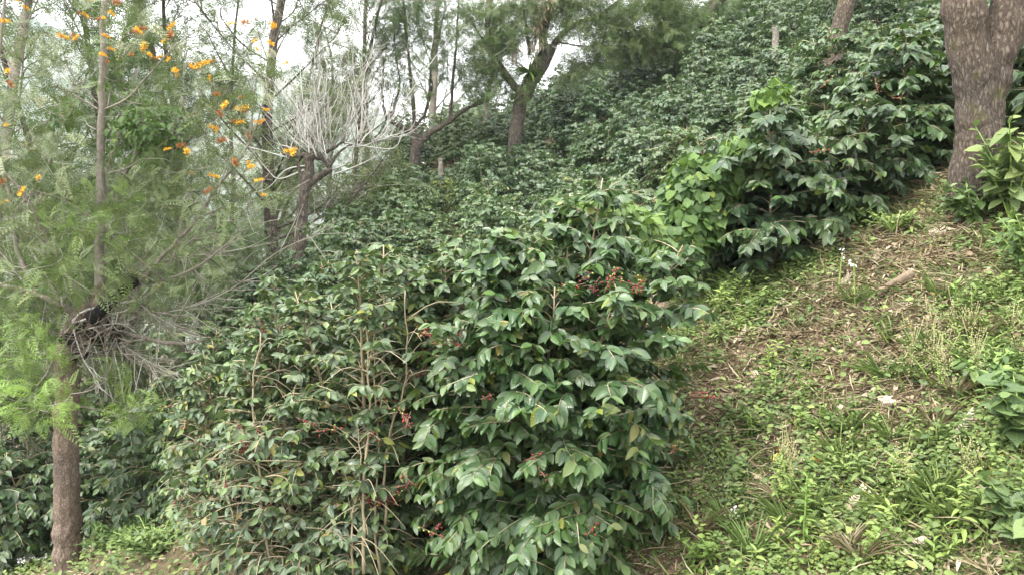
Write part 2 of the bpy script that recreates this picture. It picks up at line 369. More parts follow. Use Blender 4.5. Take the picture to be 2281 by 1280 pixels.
M['log'] = barkmat('fallen_log_wood', [(.2, (.09, .065, .045)), (.5, (.22, .17, .12)), (.85, (.36, .30, .23))], scale=(8, 8, 8), bump=.5, crack=False, dist=.015)
M['red'] = plainmat('ripe_berry', [(0, (.09, .004, .010)), (.6, (.20, .010, .014)), (.8, (.45, .06, .02)), (.9, (.5, .30, .03)), (1, (.22, .28, .05))], .3, spec=.6)
M['orange'] = plainmat('orange_flower', [(0, (.62, .26, .02)), (.5, (.80, .44, .03)), (1, (.90, .64, .06))], .6)
M['orange_old'] = plainmat('fading_flower', [(0, (.28, .11, .04)), (1, (.50, .22, .06))], .7)
M['white'] = plainmat('white_petal', [(0, (.7, .7, .68)), (1, (.85, .84, .82))], .6)
M['mauve'] = plainmat('mauve_petal', [(0, (.45, .36, .5)), (1, (.75, .7, .78))], .6)
M['yellowred'] = plainmat('flower_yellow_red', [(0, (.6, .06, .03)), (.5, (.6, .10, .03)), (.6, (.75, .62, .1)), (1, (.8, .7, .15))], .6)
M['cream'] = plainmat('seed_head', [(0, (.26, .25, .11)), (1, (.44, .42, .22))], .8)

def ground_mat():
    m, n, p, o = newmat('hillside_soil')
    tcn = n.nodes.new('ShaderNodeTexCoord')
    def nz(s, d=6, r=.6):
        k = n.nodes.new('ShaderNodeTexNoise'); k.inputs['Scale'].default_value = s; k.inputs['Detail'].default_value = d; k.inputs['Roughness'].default_value = r
        n.links.new(tcn.outputs['Object'], k.inputs['Vector']); return k.outputs[0]
    a = nz(3.0, 10, .7); b = nz(.6); c = nz(30, 4)
    col = ramp(n, [(.3, (.075, .048, .032)), (.5, (.15, .10, .068)), (.72, (.25, .18, .125))], a)
    g = ramp(n, [(.35, (.05, .07, .025)), (.65, (.10, .13, .05))], c)
    f = n.nodes.new('ShaderNodeMapRange'); f.inputs[1].default_value = .45; f.inputs[2].default_value = .62; f.inputs[4].default_value = .7; n.links.new(b, f.inputs[0])
    col = mixc(n, f.outputs[0], col, g)
    n.links.new(col, p.inputs['Base Color']); p.inputs['Roughness'].default_value = .95; p.inputs['Specular IOR Level'].default_value = .15
    bp = n.nodes.new('ShaderNodeBump'); bp.inputs['Strength'].default_value = .7; bp.inputs['Distance'].default_value = .03
    n.links.new(math_(n, 'ADD', a, c), bp.inputs['Height']); n.links.new(bp.outputs[0], p.inputs['Normal'])
    return m
def mountain_mat():
    m, n, p, o = newmat('wooded_mountain')
    tcn = n.nodes.new('ShaderNodeTexCoord'); k = n.nodes.new('ShaderNodeTexNoise'); k.inputs['Scale'].default_value = .02; k.inputs['Detail'].default_value = 10
    n.links.new(tcn.outputs['Object'], k.inputs['Vector'])
    n.links.new(ramp(n, [(.35, (.05, .08, .04)), (.6, (.11, .13, .07)), (.75, (.18, .17, .10))], k.outputs[0]), p.inputs['Base Color'])
    p.inputs['Roughness'].default_value = 1
    return m

# ------------------------------------------------------------------ ground and mountain
def sheet():
    nx, ny = 340, 400
    a = np.linspace(-1, 1, nx); b = np.linspace(-1, 1, ny)
    X = 2.0 + 3.2 * np.sinh(6.6 * a); Y = 7 + 3.6 * np.sinh(6.6 * b)
    X, Y = np.meshgrid(X, Y); Z = H(X, Y)
    i = np.arange(nx * ny).reshape(ny, nx)
    f = np.stack([i[:-1, :-1], i[:-1, 1:], i[1:, 1:], i[1:, :-1]], -1).reshape(-1, 4)
    mb = MB(); mb.add(np.stack([X, Y, Z], -1), f); return mb
link('hillside_ground', sheet().mesh('hillside_ground', ground_mat()), kind='structure')
def mountain():
    nx, ny = 240, 60
    X = np.linspace(-1500, 900, nx); Y = np.linspace(650, 1500, ny); X, Y = np.meshgrid(X, Y)
    s = np.clip((Y - 650) / 500, 0, 1); s = np.where(Y > 1150, 1 - (Y - 1150) / 350 * 1.0, s ** 1.1)
    crest = np.interp(X / 1150, [-1.4, -.62, -.48, -.4, -.3, -.2, -.1, .1, .8], [240, 300, 285, 250, 225, 205, 150, 110, 60])
    Z = -90 + (crest + 90) * s * (1 + .10 * noise2(X, Y, .006, 4) + .05 * noise2(X, Y, .02, 5))
    i = np.arange(nx * ny).reshape(ny, nx)
    f = np.stack([i[:-1, :-1], i[:-1, 1:], i[1:, 1:], i[1:, :-1]], -1).reshape(-1, 4)
    mb = MB(); mb.add(np.stack([X, Y, Z], -1), f); return mb
link('mountain', mountain().mesh('mountain', mountain_mat()), kind='structure')

# ------------------------------------------------------------------ coffee bushes
def ico():
    t = (1 + 5 ** .5) / 2
    v = np.array([(-1, t, 0), (1, t, 0), (-1, -t, 0), (1, -t, 0), (0, -1, t), (0, 1, t), (0, -1, -t), (0, 1, -t), (t, 0, -1), (t, 0, 1), (-t, 0, -1), (-t, 0, 1)]) / math.hypot(1, t)
    f = np.array([(0, 11, 5), (0, 5, 1), (0, 1, 7), (0, 7, 10), (0, 10, 11), (1, 5, 9), (5, 11, 4), (11, 10, 2), (10, 7, 6), (7, 1, 8), (3, 9, 4), (3, 4, 2), (3, 2, 6), (3, 6, 8), (3, 8, 9), (4, 9, 5), (2, 4, 11), (6, 2, 10), (8, 6, 7), (9, 8, 1)])
    return v, f
IV, IF = ico()
def balls(mb, P, r, rnd, mat=0, sq=1.0):
    n = len(P); V = P[:, None] + IV[None] * np.array([1, 1, sq]) * np.broadcast_to(r, (n,))[:, None, None]
    lf = np.zeros((n, 12, 3)); lf[..., 2] = rnd[:, None]
    mb.add(V, (IF[None] + (np.arange(n) * 12)[:, None, None]).reshape(-1, 3), lf, 0.0, mat)
def coffee(seed, h, R, ns=2, lod=1, leaf=.13, step=.09, pair=.06, smin=.35, lean=(0, 0), skirt=.1, thin=0.0, spread=.35, young=.5, wood=1.0, dr=1.0, hv=.82):
    """returns (foliage MB, wood MB); base at origin"""
    g = np.random.default_rng(seed); fo = MB(); wd = MB()
    P0, AZ, EL, LN, TT = [], [], [], [], []
    for s in range(ns):
        a = g.uniform(0, 6.28); off = np.array([math.cos(a), math.sin(a)]) * (.06 if ns > 1 else .0)
        top = off * 3 + np.array([math.cos(a), math.sin(a)]) * R * spread * (ns > 1 and s > 0) + np.array(lean); hh = h * g.uniform(hv, 1) if s else h
        k = np.linspace(0, 1, 9)[:, None]
        path = np.concatenate([off + (top - off) * k ** 1.3 + g.normal(0, .012, (9, 2)), k * hh], 1)
        tubes(wd, path, np.linspace(.021, .0035, 9) * wood * (h / 2.2), 6, np.array([g.uniform(.4, .9)]))
        zs = np.arange(skirt * hh, hh * .985, step * (1 if lod else 1)); az = g.uniform(0, 6.28)
        for i, z in enumerate(zs):
            t = z / hh; c = np.array([np.interp(z, path[:, 2], path[:, j]) for j in range(3)])
            az += math.pi / 2 + g.normal(0, .25)
            pr = (1 - max(0, (t - .35) / .65) ** 2.0) * .86 + .14
            if t < .2: pr *= .75 + t * 1.25
            for q in (0, math.pi):
                if g.random() < thin: continue
                P0.append(c); AZ.append(az + q + g.normal(0, .2)); LN.append(R * pr * g.uniform(.68, 1.1)); TT.append(t)
                EL.append(g.normal(.30 + .5 * t, .14))
    P0 = np.array(P0); AZ = np.array(AZ); LN = np.array(LN); TT = np.array(TT); EL = np.array(EL)
    N = 7; s = np.linspace(0, 1, N)[None, :]
    def paths(P0, AZ, LN, EL, dr):
        az = AZ[:, None] + g.normal(0, .25, (len(AZ), 1)) * s
        hz = LN[:, None] * s * np.cos(EL)[:, None] * (1 - .12 * s); zz = LN[:, None] * (s * np.sin(EL)[:, None] - dr[:, None] * s * s)
        return np.stack([P0[:, 0:1] + np.cos(az) * hz, P0[:, 1:2] + np.sin(az) * hz, P0[:, 2:3] + zz], -1)
    B = paths(P0, AZ, LN, EL, g.uniform(.25, .62, len(AZ)) * dr)
    # secondary twigs
    reps = 3 if lod == 2 else 2 if lod == 1 else 1
    B2 = []; L2 = []; T2 = []
    for r in range(reps):
        m = g.random(len(B)) < .75; k = g.integers(2, 5, len(B)); st = B[np.arange(len(B)), k]
        L = LN * g.uniform(.35, .6, len(B)); az = AZ + g.choice([-1, 1], len(B)) * g.uniform(.5, 1.0, len(B))
        B2.append(paths(st[m], az[m], L[m], EL[m] * .6, g.uniform(.15, .6, m.sum()) * dr)); L2.append(L[m]); T2.append(TT[m])
    B = np.concatenate([B] + B2); LL = np.concatenate([LN] + L2); TT = np.concatenate([TT] + T2)
    if lod >= 1: tubes(wd, B, np.linspace(.0048, .0018, N)[None] * np.ones((len(B), 1)) * (1.15 if lod > 1 else 1.5) * (.6 + .4 * wood), 4, g.uniform(0, 1, len(B)))
    # leaves
    Pn, Dn, Nn, Sn, An = [], [], [], [], []
    for b in range(len(B)):
        nn = max(2, int(LL[b] * (1 - smin) / pair)); ss = np.linspace(smin, 1, nn) + g.normal(0, .01, nn); ss = np.clip(ss, 0, 1) * (N - 1)
        i0 = np.minimum(ss.astype(int), N - 2); fr = (ss - i0)[:, None]
        pp = B[b, i0] * (1 - fr) + B[b, i0 + 1] * fr; tt = nrm(B[b, i0 + 1] - B[b, i0])
        sd = nrm(np.cross(tt, [0, 0, 1.])); outw = nrm(tt * [1, 1, 0] + 1e-6)
        for sg in (-1, 1):
            keep = g.random(nn) > .12
            d = tt * g.uniform(.35, .9, (nn, 1)) + sg * sd * g.uniform(.5, 1, (nn, 1)) + np.array([0, 0, -1]) * g.uniform(-.1, .7, (nn, 1))
            nv = np.array([0, 0, 1.]) * .8 + outw * .5 + g.normal(0, .40, (nn, 3))
            tip = (ss / (N - 1)) > .93
            Pn.append(pp[keep]); Dn.append(d[keep]); Nn.append(nv[keep]); Sn.append((leaf * g.uniform(.72, 1.15, nn) * np.where(tip, .72, 1))[keep])
            An.append((np.where(tip, g.random(nn) * (g.random(nn) < young), 0) + (TT[b] > .93) * .25 * g.random(nn))[keep])
    Pn = np.concatenate(Pn); Dn = np.concatenate(Dn); Nn = np.concatenate(Nn); Sn = np.concatenate(Sn); An = np.concatenate(An)
    tp = (CL_FAR, CL_MID, CL_NEAR)[lod]
    stampv(fo, tp, Pn, Dn, Nn, Sn, g.uniform(.85, 1.2, len(Pn)), None, An, rng=g)
    return fo, wd, len(Pn)
def cluster_mesh(seed, n=9, L=.12):
    g = np.random.default_rng(seed); mb = MB()
    P = np.stack([g.normal(0, .013, n), g.normal(0, .013, n), np.linspace(0, L, n) + g.normal(0, .008, n)], 1)
    base = g.random() * .5
    balls(mb, P, g.uniform(.0055, .0072, n), np.clip(base + g.uniform(0, .35, n) + (g.random(n) < .12) * .5, 0, 1), 0, 1.1)
    tubes(mb, np.array([[0, 0, -.03], [0.004, 0, L * .5], [0, 0, L + .02]]), np.array([.003, .0025, .002]), 4, None, 0, 1)
    return mb.mesh('berry_cluster', [M['red'], M['twig']])
CLM = [cluster_mesh(i, 7 + i * 2, .08 + .03 * i) for i in range(4)]
nleaf = 0
def place_bush(seed, uvd, label, mat='coffee', group=None, top=None, loc=None, berries=(), nb=0, canes=(), **kw):
    """uvd = (pixel u of stem base, depth); stands on the ground there"""
    global nleaf
    if loc is None: x = (uvd[0] - CX) / F * uvd[1]; y = uvd[1]
    else: x, y = loc
    z = float(H(x, y)) - .03
    if top is not None: kw['h'] = (HY - top) / F * y - z
    fo, wd, n = coffee(seed, **kw); nleaf += n
    gc = np.random.default_rng(seed + 5)
    for pts, d, r in canes:
        P = resample(pxa(pts, d), 18) + gc.normal(0, .006, (18, 3)); P -= np.array([x, y, z]); P[:, 0] += .018 * np.sin(np.linspace(0, 9, 18) + pts[0][0]); tubes(wd, P, np.linspace(r, r * .4, 18) * (1 + .12 * np.sin(np.arange(18) * 2.6)), 7, np.array([.62]))
        for k in range(16):
            j = gc.integers(1, 17); dv = nrm(gc.normal(0, 1, 3) * [1, .8, .5] + [0, -.1, .5]); L = gc.uniform(.12, .5)
            tubes(wd, resample([P[j], P[j] + dv * L * .5 + [0, 0, .02], P[j] + dv * L - [0, 0, L * .2]], 6), np.linspace(.0045, .0016, 6), 4, gc.uniform(.5, 1, 1))
    t = thing('coffee_bush', label, 'coffee bush', (x, y, z), group)
    part('foliage', fo, M[mat], t); part('stems', wd, M['twig'], t)
    g = np.random.default_rng(seed + 999)
    for (u, v, d, k) in berries:
        for j in range(k):
            q = px(u + g.normal(0, 9), v + g.normal(0, 7), d + g.normal(0, .04)) - np.array([x, y, z])
            b = link('berry_cluster', CLM[g.integers(0, 4)], t, loc=tuple(q)); b.rotation_euler = (g.uniform(.6, 1.9), g.uniform(-.5, .5), g.uniform(0, 6.28))
    if nb:
        V = wd.v[-1].reshape(-1, 3); V = V[g.integers(0, len(V), nb * 5)]
        dd = V + np.array([x, y, z]); o = np.argsort(dd[:, 1])[:nb]
        for q in V[o]:
            b = link('berry_cluster', CLM[g.integers(0, 3)], t, loc=tuple(q)); b.rotation_euler = (g.uniform(.6, 1.9), 0, g.uniform(0, 6.28))
    return t
if True:
    place_bush(11, (1215, 5.7), 'big dark glossy coffee bush in the centre with many red berries', 'coffee', top=395, R=.92, ns=9, hv=.58, lod=2, leaf=.106, skirt=.03, step=.066, pair=.038, smin=.18, lean=(.27, 0), dr=.8, spread=.5,
               berries=[(1335, 640, 5.15, 4), (1395, 655, 5.1, 2), (1300, 637, 5.1, 2), (1430, 640, 5.2, 2), (1540, 872, 5.2, 2), (1515, 1015, 5.1, 1), (1195, 1058, 4.75, 1), (1212, 1015, 4.75, 1), (1072, 883, 4.8, 1), (905, 945, 5.0, 3), (915, 1085, 4.9, 2), (980, 1190, 4.8, 2), (1310, 1200, 4.8, 1), (860, 985, 5.2, 1), (1020, 755, 5.1, 3), (960, 750, 5.2, 2)])
    place_bush(12, (1010, 6.6), 'coffee bush with rows of red and yellow berries, behind the big central one', 'coffee', top=545, R=.7, ns=6, lod=2, leaf=.112, step=.07, dr=.7, spread=.6, pair=.048, smin=.32,
               berries=[(935, 748, 5.9, 3), (985, 760, 5.9, 3), (1030, 752, 5.9, 2), (935, 785, 5.85, 3), (920, 840, 5.8, 3), (890, 900, 5.9, 1)])
    place_bush(13, (830, 6.1), 'open coffee bush with several tall pale bare stems showing', 'coffee_open', top=545, R=.55, ns=6, lod=2, leaf=.092, skirt=.04, step=.05, pair=.042, smin=.38, thin=.1, dr=.6, spread=.75, wood=1.1, nb=22, canes=[([(800, 1290), (812, 1050), (815, 850), (824, 690)], 5.62, .013), ([(838, 1290), (836, 1000), (832, 850), (838, 740)], 5.68, .010), ([(850, 1180), (862, 1000), (890, 880), (908, 650)], 5.68, .010), ([(775, 1290), (790, 1100), (800, 900)], 5.66, .009)],
               berries=[(800, 722, 5.5, 1), (700, 950, 5.4, 2)])
    place_bush(14, (600, 6.9), 'sparse twiggy coffee bush with yellowing leaves and thin grey stems', 'coffee_open', top=610, R=.52, ns=7, lod=2, leaf=.088, skirt=.04, step=.053, pair=.042, smin=.38, thin=.1, dr=.6, spread=.9, wood=1.3, nb=26, canes=[([(600, 1290), (570, 1080), (560, 900), (585, 740)], 6.15, .013), ([(630, 1000), (642, 900), (672, 800)], 6.2, .011), ([(520, 1290), (500, 1100), (505, 950)], 6.3, .010)],
               berries=[(585, 740, 6.3, 4), (620, 735, 6.3, 2)])
    place_bush(15, (700, 6.3), 'low tangled coffee bush full of bare twigs at the bottom edge', 'coffee_open', h=1.5, R=.85, ns=3, lod=2, leaf=.095, step=.07, pair=.085, smin=.6, thin=.1, wood=1.1, nb=10)
    place_bush(16, (500, 7.4), 'low drooping coffee bush with thin bare twigs behind the grey-brown trunk', 'coffee_open', h=1.7, R=.5, ns=5, lod=2, leaf=.1, step=.09, pair=.07, smin=.5, thin=.1, nb=12)
    place_bush(151, (560, 6.5), 'knee-high mess of bare twigs and small leaves at the bottom left of the twiggy bushes', 'coffee_open', h=.95, R=.5, ns=4, lod=2, leaf=.085, step=.05, pair=.075, smin=.5, thin=.1, wood=1.0, dr=.6, spread=.8)
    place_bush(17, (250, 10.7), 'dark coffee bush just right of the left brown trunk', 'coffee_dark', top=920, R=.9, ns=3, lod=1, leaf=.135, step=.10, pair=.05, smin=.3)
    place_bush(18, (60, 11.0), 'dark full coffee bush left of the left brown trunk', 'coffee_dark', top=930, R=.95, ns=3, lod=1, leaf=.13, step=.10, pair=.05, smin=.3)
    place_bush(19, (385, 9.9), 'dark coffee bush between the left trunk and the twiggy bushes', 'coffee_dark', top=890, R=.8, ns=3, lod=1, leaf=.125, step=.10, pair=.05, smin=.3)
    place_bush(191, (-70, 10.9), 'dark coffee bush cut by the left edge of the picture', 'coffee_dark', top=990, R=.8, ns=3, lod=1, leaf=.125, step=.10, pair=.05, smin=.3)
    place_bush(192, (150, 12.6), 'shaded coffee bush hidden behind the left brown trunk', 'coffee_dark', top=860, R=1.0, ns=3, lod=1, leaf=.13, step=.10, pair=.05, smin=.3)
    place_bush(193, (400, 11.6), 'grey-green coffee bush under the right boughs of the flowering tree', 'coffee', top=730, R=1.0, ns=3, lod=1, leaf=.12, step=.10, pair=.05, smin=.3)
    place_bush(20, (1725, 7.9), 'tall almost black-green coffee bush at the top of the weedy bank', 'coffee_dark', top=205, R=.78, ns=3, lod=2, leaf=.125, step=.08, pair=.042, smin=.22, skirt=.04,
               berries=[(1830, 195, 7.3, 1), (1800, 340, 7.2, 1)])
    place_bush(201, (1850, 8.1), 'dark coffee bush with drooping lower boughs over the bank edge', 'coffee_dark', top=230, R=.72, ns=3, lod=2, leaf=.12, step=.08, pair=.042, smin=.22, skirt=.03)
    place_bush(202, (1640, 8.6), 'dark coffee bush behind the bright vine', 'coffee_dark', top=300, R=.8, ns=3, lod=2, leaf=.135, step=.10, pair=.05, smin=.3)
    place_bush(21, (1990, 8.8), 'coffee bush with red berries left of the big forked trunk', 'coffee', top=90, R=.95, ns=3, lod=2, leaf=.12, step=.08, pair=.042, smin=.22, skirt=.05,
               berries=[(1935, 210, 8.0, 1), (1975, 235, 8.0, 1)])
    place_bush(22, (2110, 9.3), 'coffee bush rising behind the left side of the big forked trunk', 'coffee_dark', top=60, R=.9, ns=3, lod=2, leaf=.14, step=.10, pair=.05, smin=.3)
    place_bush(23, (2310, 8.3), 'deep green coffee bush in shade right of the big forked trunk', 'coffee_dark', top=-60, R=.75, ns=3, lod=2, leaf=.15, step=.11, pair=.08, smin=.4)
    place_bush(24, (1860, 13.0), 'coffee bush on the slope right below the short grey-brown trunk', 'coffee', top=70, R=1.0, ns=3, lod=1, leaf=.135, step=.10, pair=.05, smin=.3)
print('near leaves', nleaf)

# hillside bushes: a few kinds, then copies
PROTO = []
for k in range(6):
    h = (1.75, 1.9, 1.6, 1.85, 1.7, 1.95)[k]
    fo, wd, n = coffee(300 + k, h=h, R=1.05, ns=4, lod=1 if k < 3 else 0, leaf=.108 if k < 3 else .112, step=.075 if k < 3 else .088, pair=.045 if k < 3 else .054, smin=.28, skirt=.05)
    PROTO.append((fo.mesh('foliage', M['coffee']), fo.mesh('foliage', M['coffee_dark']), wd.mesh('stems', M['twig'])))
g = np.random.default_rng(77)
spots = []
y = 9.0; row = 0
while y < 52:
    stp = 1.44 + .010 * y
    x0 = -.8 * y - .5; x1 = min(.62 * y + 1.5, 30); xs = np.arange(x0 + (row % 2) * stp * .5, x1, stp)
    for x in xs:
        X = x + g.normal(0, .22); Y = y + g.normal(0, .22) + .10 * x * 0
        spots.append((X, Y))
    y += stp * .92; row += 1
KEEP = []
NEARB = [((u - CX) / F * d, d, r) for u, d, r in ((250, 10.7, 1), (60, 11., 1), (385, 9.9, 1), (150, 12.6, .9), (400, 11.6, 1), (1725, 7.9, 1.2), (1850, 8.1, 1.2), (1640, 8.6, 1), (1990, 8.8, 1.1), (2110, 9.3, 1), (2310, 8.3, 1), (1860, 13, 1.), (1540, 8.1, 1.2))]
for X, Y in spots:
    if any(math.hypot(X - a, Y - b) < r for a, b, r in NEARB): continue
    u = CX + X / Y * F
    if math.hypot(X + 2.0, Y - 26.4) < 1.9 or math.hypot(X + 2.9, Y - 25.6) < 1.5: continue      # grassy gap by the forked tree
    if math.hypot(X + 4.3, Y - 24.5) < 1.6: continue
    if Y < 10.4 and u < 430: continue
    if Y > 24 and u < 800: continue
    if Y > 16 and u < 480: continue
    if Y > 33 and u < 1000 : continue
    topv = HY - (float(H(X, Y)) + 2) / Y * F
    if Y > 48: continue
    if topv > -10 or Y < 14 or True: KEEP.append((X, Y, u, topv))
# drop those far beyond the right edge or fully above the frame
KEEP = [k for k in KEEP if (-420 if k[1] < 15 else -120) < k[2] < 2400 and HY - float(H(k[0], k[1])) / k[1] * F > -70]
# drop bushes the ones in front would hide completely (keeps only what the photograph shows)
def where(u, v, Y):
    if u < 560: a = 'beneath the tall feathery trees on the left'
    elif u < 760: a = 'around the foot of the bare white-twigged tree'
    elif u < 900: a = 'below the olive thicket'
    elif u < 1060: a = 'around the forked tree'
    elif u < 1260: a = 'around the leaning dark tree'
    elif u < 1480: a = 'to the right of the leaning dark tree'
    elif u < 1680: a = 'uphill of the bright vine'
    elif u < 1900: a = 'around the short grey-brown trunk'
    else: a = 'uphill of the big forked trunk'
    b = 'nearest' if Y < 13 else 'second-belt' if Y < 18 else 'middle' if Y < 25 else 'upper' if Y < 34 else 'topmost'
    s = {'nearest': 'coffee bush in the lowest rows', 'second-belt': 'coffee bush above the lowest rows', 'middle': 'coffee bush halfway up the slope', 'upper': 'small coffee bush high up', 'topmost': 'tiny coffee bush near the skyline'}[b]
    return s + ' ' + a
first = {}
for X, Y, u, v in KEEP:
    k = int(g.integers(0, 3)) if Y < 17 else int(g.integers(3, 6))
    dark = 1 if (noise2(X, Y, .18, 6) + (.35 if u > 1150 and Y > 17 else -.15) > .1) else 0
    s = g.uniform(.82, 1.12) * (1.0 if Y < 30 else 1.12); z = float(H(X, Y)) - .05
    lab = where(u, v, Y)
    t = thing('coffee_bush', lab, 'coffee bush', (X, Y, z), 'coffee bushes covering the hillside, ' + lab.split('coffee bush ')[1])
    t.rotation_euler = (g.normal(0, .05), g.normal(0, .05) , g.uniform(0, 6.28)); t.scale = (s * g.uniform(.92, 1.12), s * g.uniform(.92, 1.12), s * g.uniform(.85, 1.1))
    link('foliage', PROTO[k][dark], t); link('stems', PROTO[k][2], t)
print('hill bushes', len(KEEP))

# ------------------------------------------------------------------ feathery trees
def fuse(mb, mats, name, off, voxel, amp, s):
    """melt overlapping tubes into one trunk surface, then roughen it"""
    m = mb.mesh('tmp', mats, off); o = bpy.data.objects.new('tmp', m); C.objects.link(o)
    md = o.modifiers.new('r', 'REMESH'); md.mode = 'VOXEL'; md.voxel_size = voxel
    dg = bpy.context.evaluated_depsgraph_get(); me = bpy.data.meshes.new_from_object(o.evaluated_get(dg)); me.name = name
    bpy.data.objects.remove(o); n = len(me.vertices)
    co = np.zeros(n * 3, np.float32); me.vertices.foreach_get('co', co); co = co.reshape(-1, 3)
    no = np.zeros(n * 3, np.float32); me.vertices.foreach_get('normal', no); no = no.reshape(-1, 3)
    q = co * np.array([1, 1, .45])
    d = amp * (noise3(q, s, 1) + .7 * noise3(q, s * 2.3, 2) + .5 * noise3(q, s * 5.1, 3))
    co += no * d[:, None]; me.vertices.foreach_set('co', co.ravel().astype(np.float32))
    me.polygons.foreach_set('use_smooth', np.ones(len(me.polygons), bool)); me.update()
    if not me.materials:
        for k in (mats if isinstance(mats, list) else [mats]): me.materials.append(k)
    return me
def sprays(fo, tpls, P, D, nf, size, age, g, spread=.9):
    n = len(P); P = np.repeat(P, nf, 0) + g.normal(0, .04, (n * nf, 3)) * size / .2; D0 = np.repeat(nrm(D), nf, 0)
    D = nrm(D0 * .5 + g.normal(0, .6, (n * nf, 3)) * spread + np.array([0, 0, -.15])); Nn = np.array([0, 0, 1.]) + g.normal(0, .5, (n * nf, 3))
    A = np.clip(np.repeat(np.broadcast_to(age, (n,)), nf) + g.normal(0, .12, n * nf), 0, 1)
    stampv(fo, tpls, P, D, Nn, size * g.uniform(.6, 1.15, n * nf), g.uniform(.8, 1.1, n * nf), None, A, rng=g)
def skel_tree(name, label, cat, seed, d, limbs, blobs, bark, fmat, tpl, fsize, nf=7, rs=1.0, twm='greytwig', tr=.012, fuse_v=None, extra=None, group=None, split=None, bark2='bark_smooth', sides=9, dz=1.0, amp=.01, ns=6.):
    """limbs: (pixel polyline [(u,v[,depth])], radius0, radius1); blobs: (u, v, ru, rv, n, age[, depth])"""
    g = np.random.default_rng(seed); tk = MB(); bk = MB(); nodes = []
    for li_, (pts, r0, r1) in enumerate(limbs):
        P = resample(pxa(pts, d), max(8, len(pts) * 4)); n = len(P)
        P[1:-1] += g.normal(0, .15 * min(r0, .06), (n - 2, 3))
        r0 *= rs; r1 *= rs; rad = r0 + (r1 - r0) * np.linspace(0, 1, n) ** .8
        tubes(bk if split and li_ >= split else tk, P, rad, sides if r0 > .03 else 6, None, 0, 0, .10)
        nodes.append(P)
    base = pxa([limbs[0][0][0]], d)[0]
    base[2] = min(base[2], float(H(base[0], base[1])) + .0)
    tk2 = MB()
    nodes = np.concatenate(nodes); SP, SD, SA = [], [], []
    tw = []
    for bl in blobs:
        u, v, ru, rv, n, age = bl[:6]; dd = bl[6] if len(bl) > 6 else d
        for _ in range(n):
            a = g.uniform(0, 6.28); r = math.sqrt(g.random())
            SP.append(px(u + ru * r * math.cos(a), v + rv * r * math.sin(a), dd + g.normal(0, .5) * dz)); SA.append(age)
    if SP:
        SP = np.array(SP); SA = np.array(SA)
        dist = np.array([np.min(((nodes - p) ** 2).sum(1)) for p in SP]); o = np.argsort(dist); SP = SP[o]; SA = SA[o]
        SD = np.zeros_like(SP)
        for i, p in enumerate(SP):
            q = nodes[np.argsort(((nodes - p) ** 2).sum(1) + (nodes[:, 2] > p[2] + .2) * .15)[int(g.integers(0, 3))]]
            mid = (p + q) / 2 + g.normal(0, .10, 3) * np.linalg.norm(p - q) + np.array([0, 0, -.08]) * np.linalg.norm(p - q)
            path = resample([q, mid, p], 6); tw.append(path); SD[i] = nrm(p - q + np.array([0, 0, .3]) * np.linalg.norm(p - q))
            nodes = np.concatenate([nodes, path[2:]])
        tw = np.array(tw); tl = np.linalg.norm(tw[:, -1] - tw[:, 0], axis=1)
        rr = np.clip(tl * .006, .3 * tr, 1.2 * tr)[:, None] * np.linspace(1.1, .4, 6)[None]
        tubes(tk2, tw, rr, 4, g.random(len(tw)))
    t = thing(name, label, cat, base, group)
    if fuse_v: link('trunk', fuse(tk, [M[bark]], 'trunk', base, fuse_v, amp, ns), t)
    else: part('trunk', tk, M[bark], t, base)
    if bk.v: part('branches', bk, M[bark2], t, base)
    if len(SP):
        part('twigs', tk2, M[twm], t, base)
        fo = MB(); sprays(fo, tpl, SP, SD, nf, fsize, SA, g); part('crown', fo, M[fmat], t, base)
    return t, base, (SP if len(SP) else None)

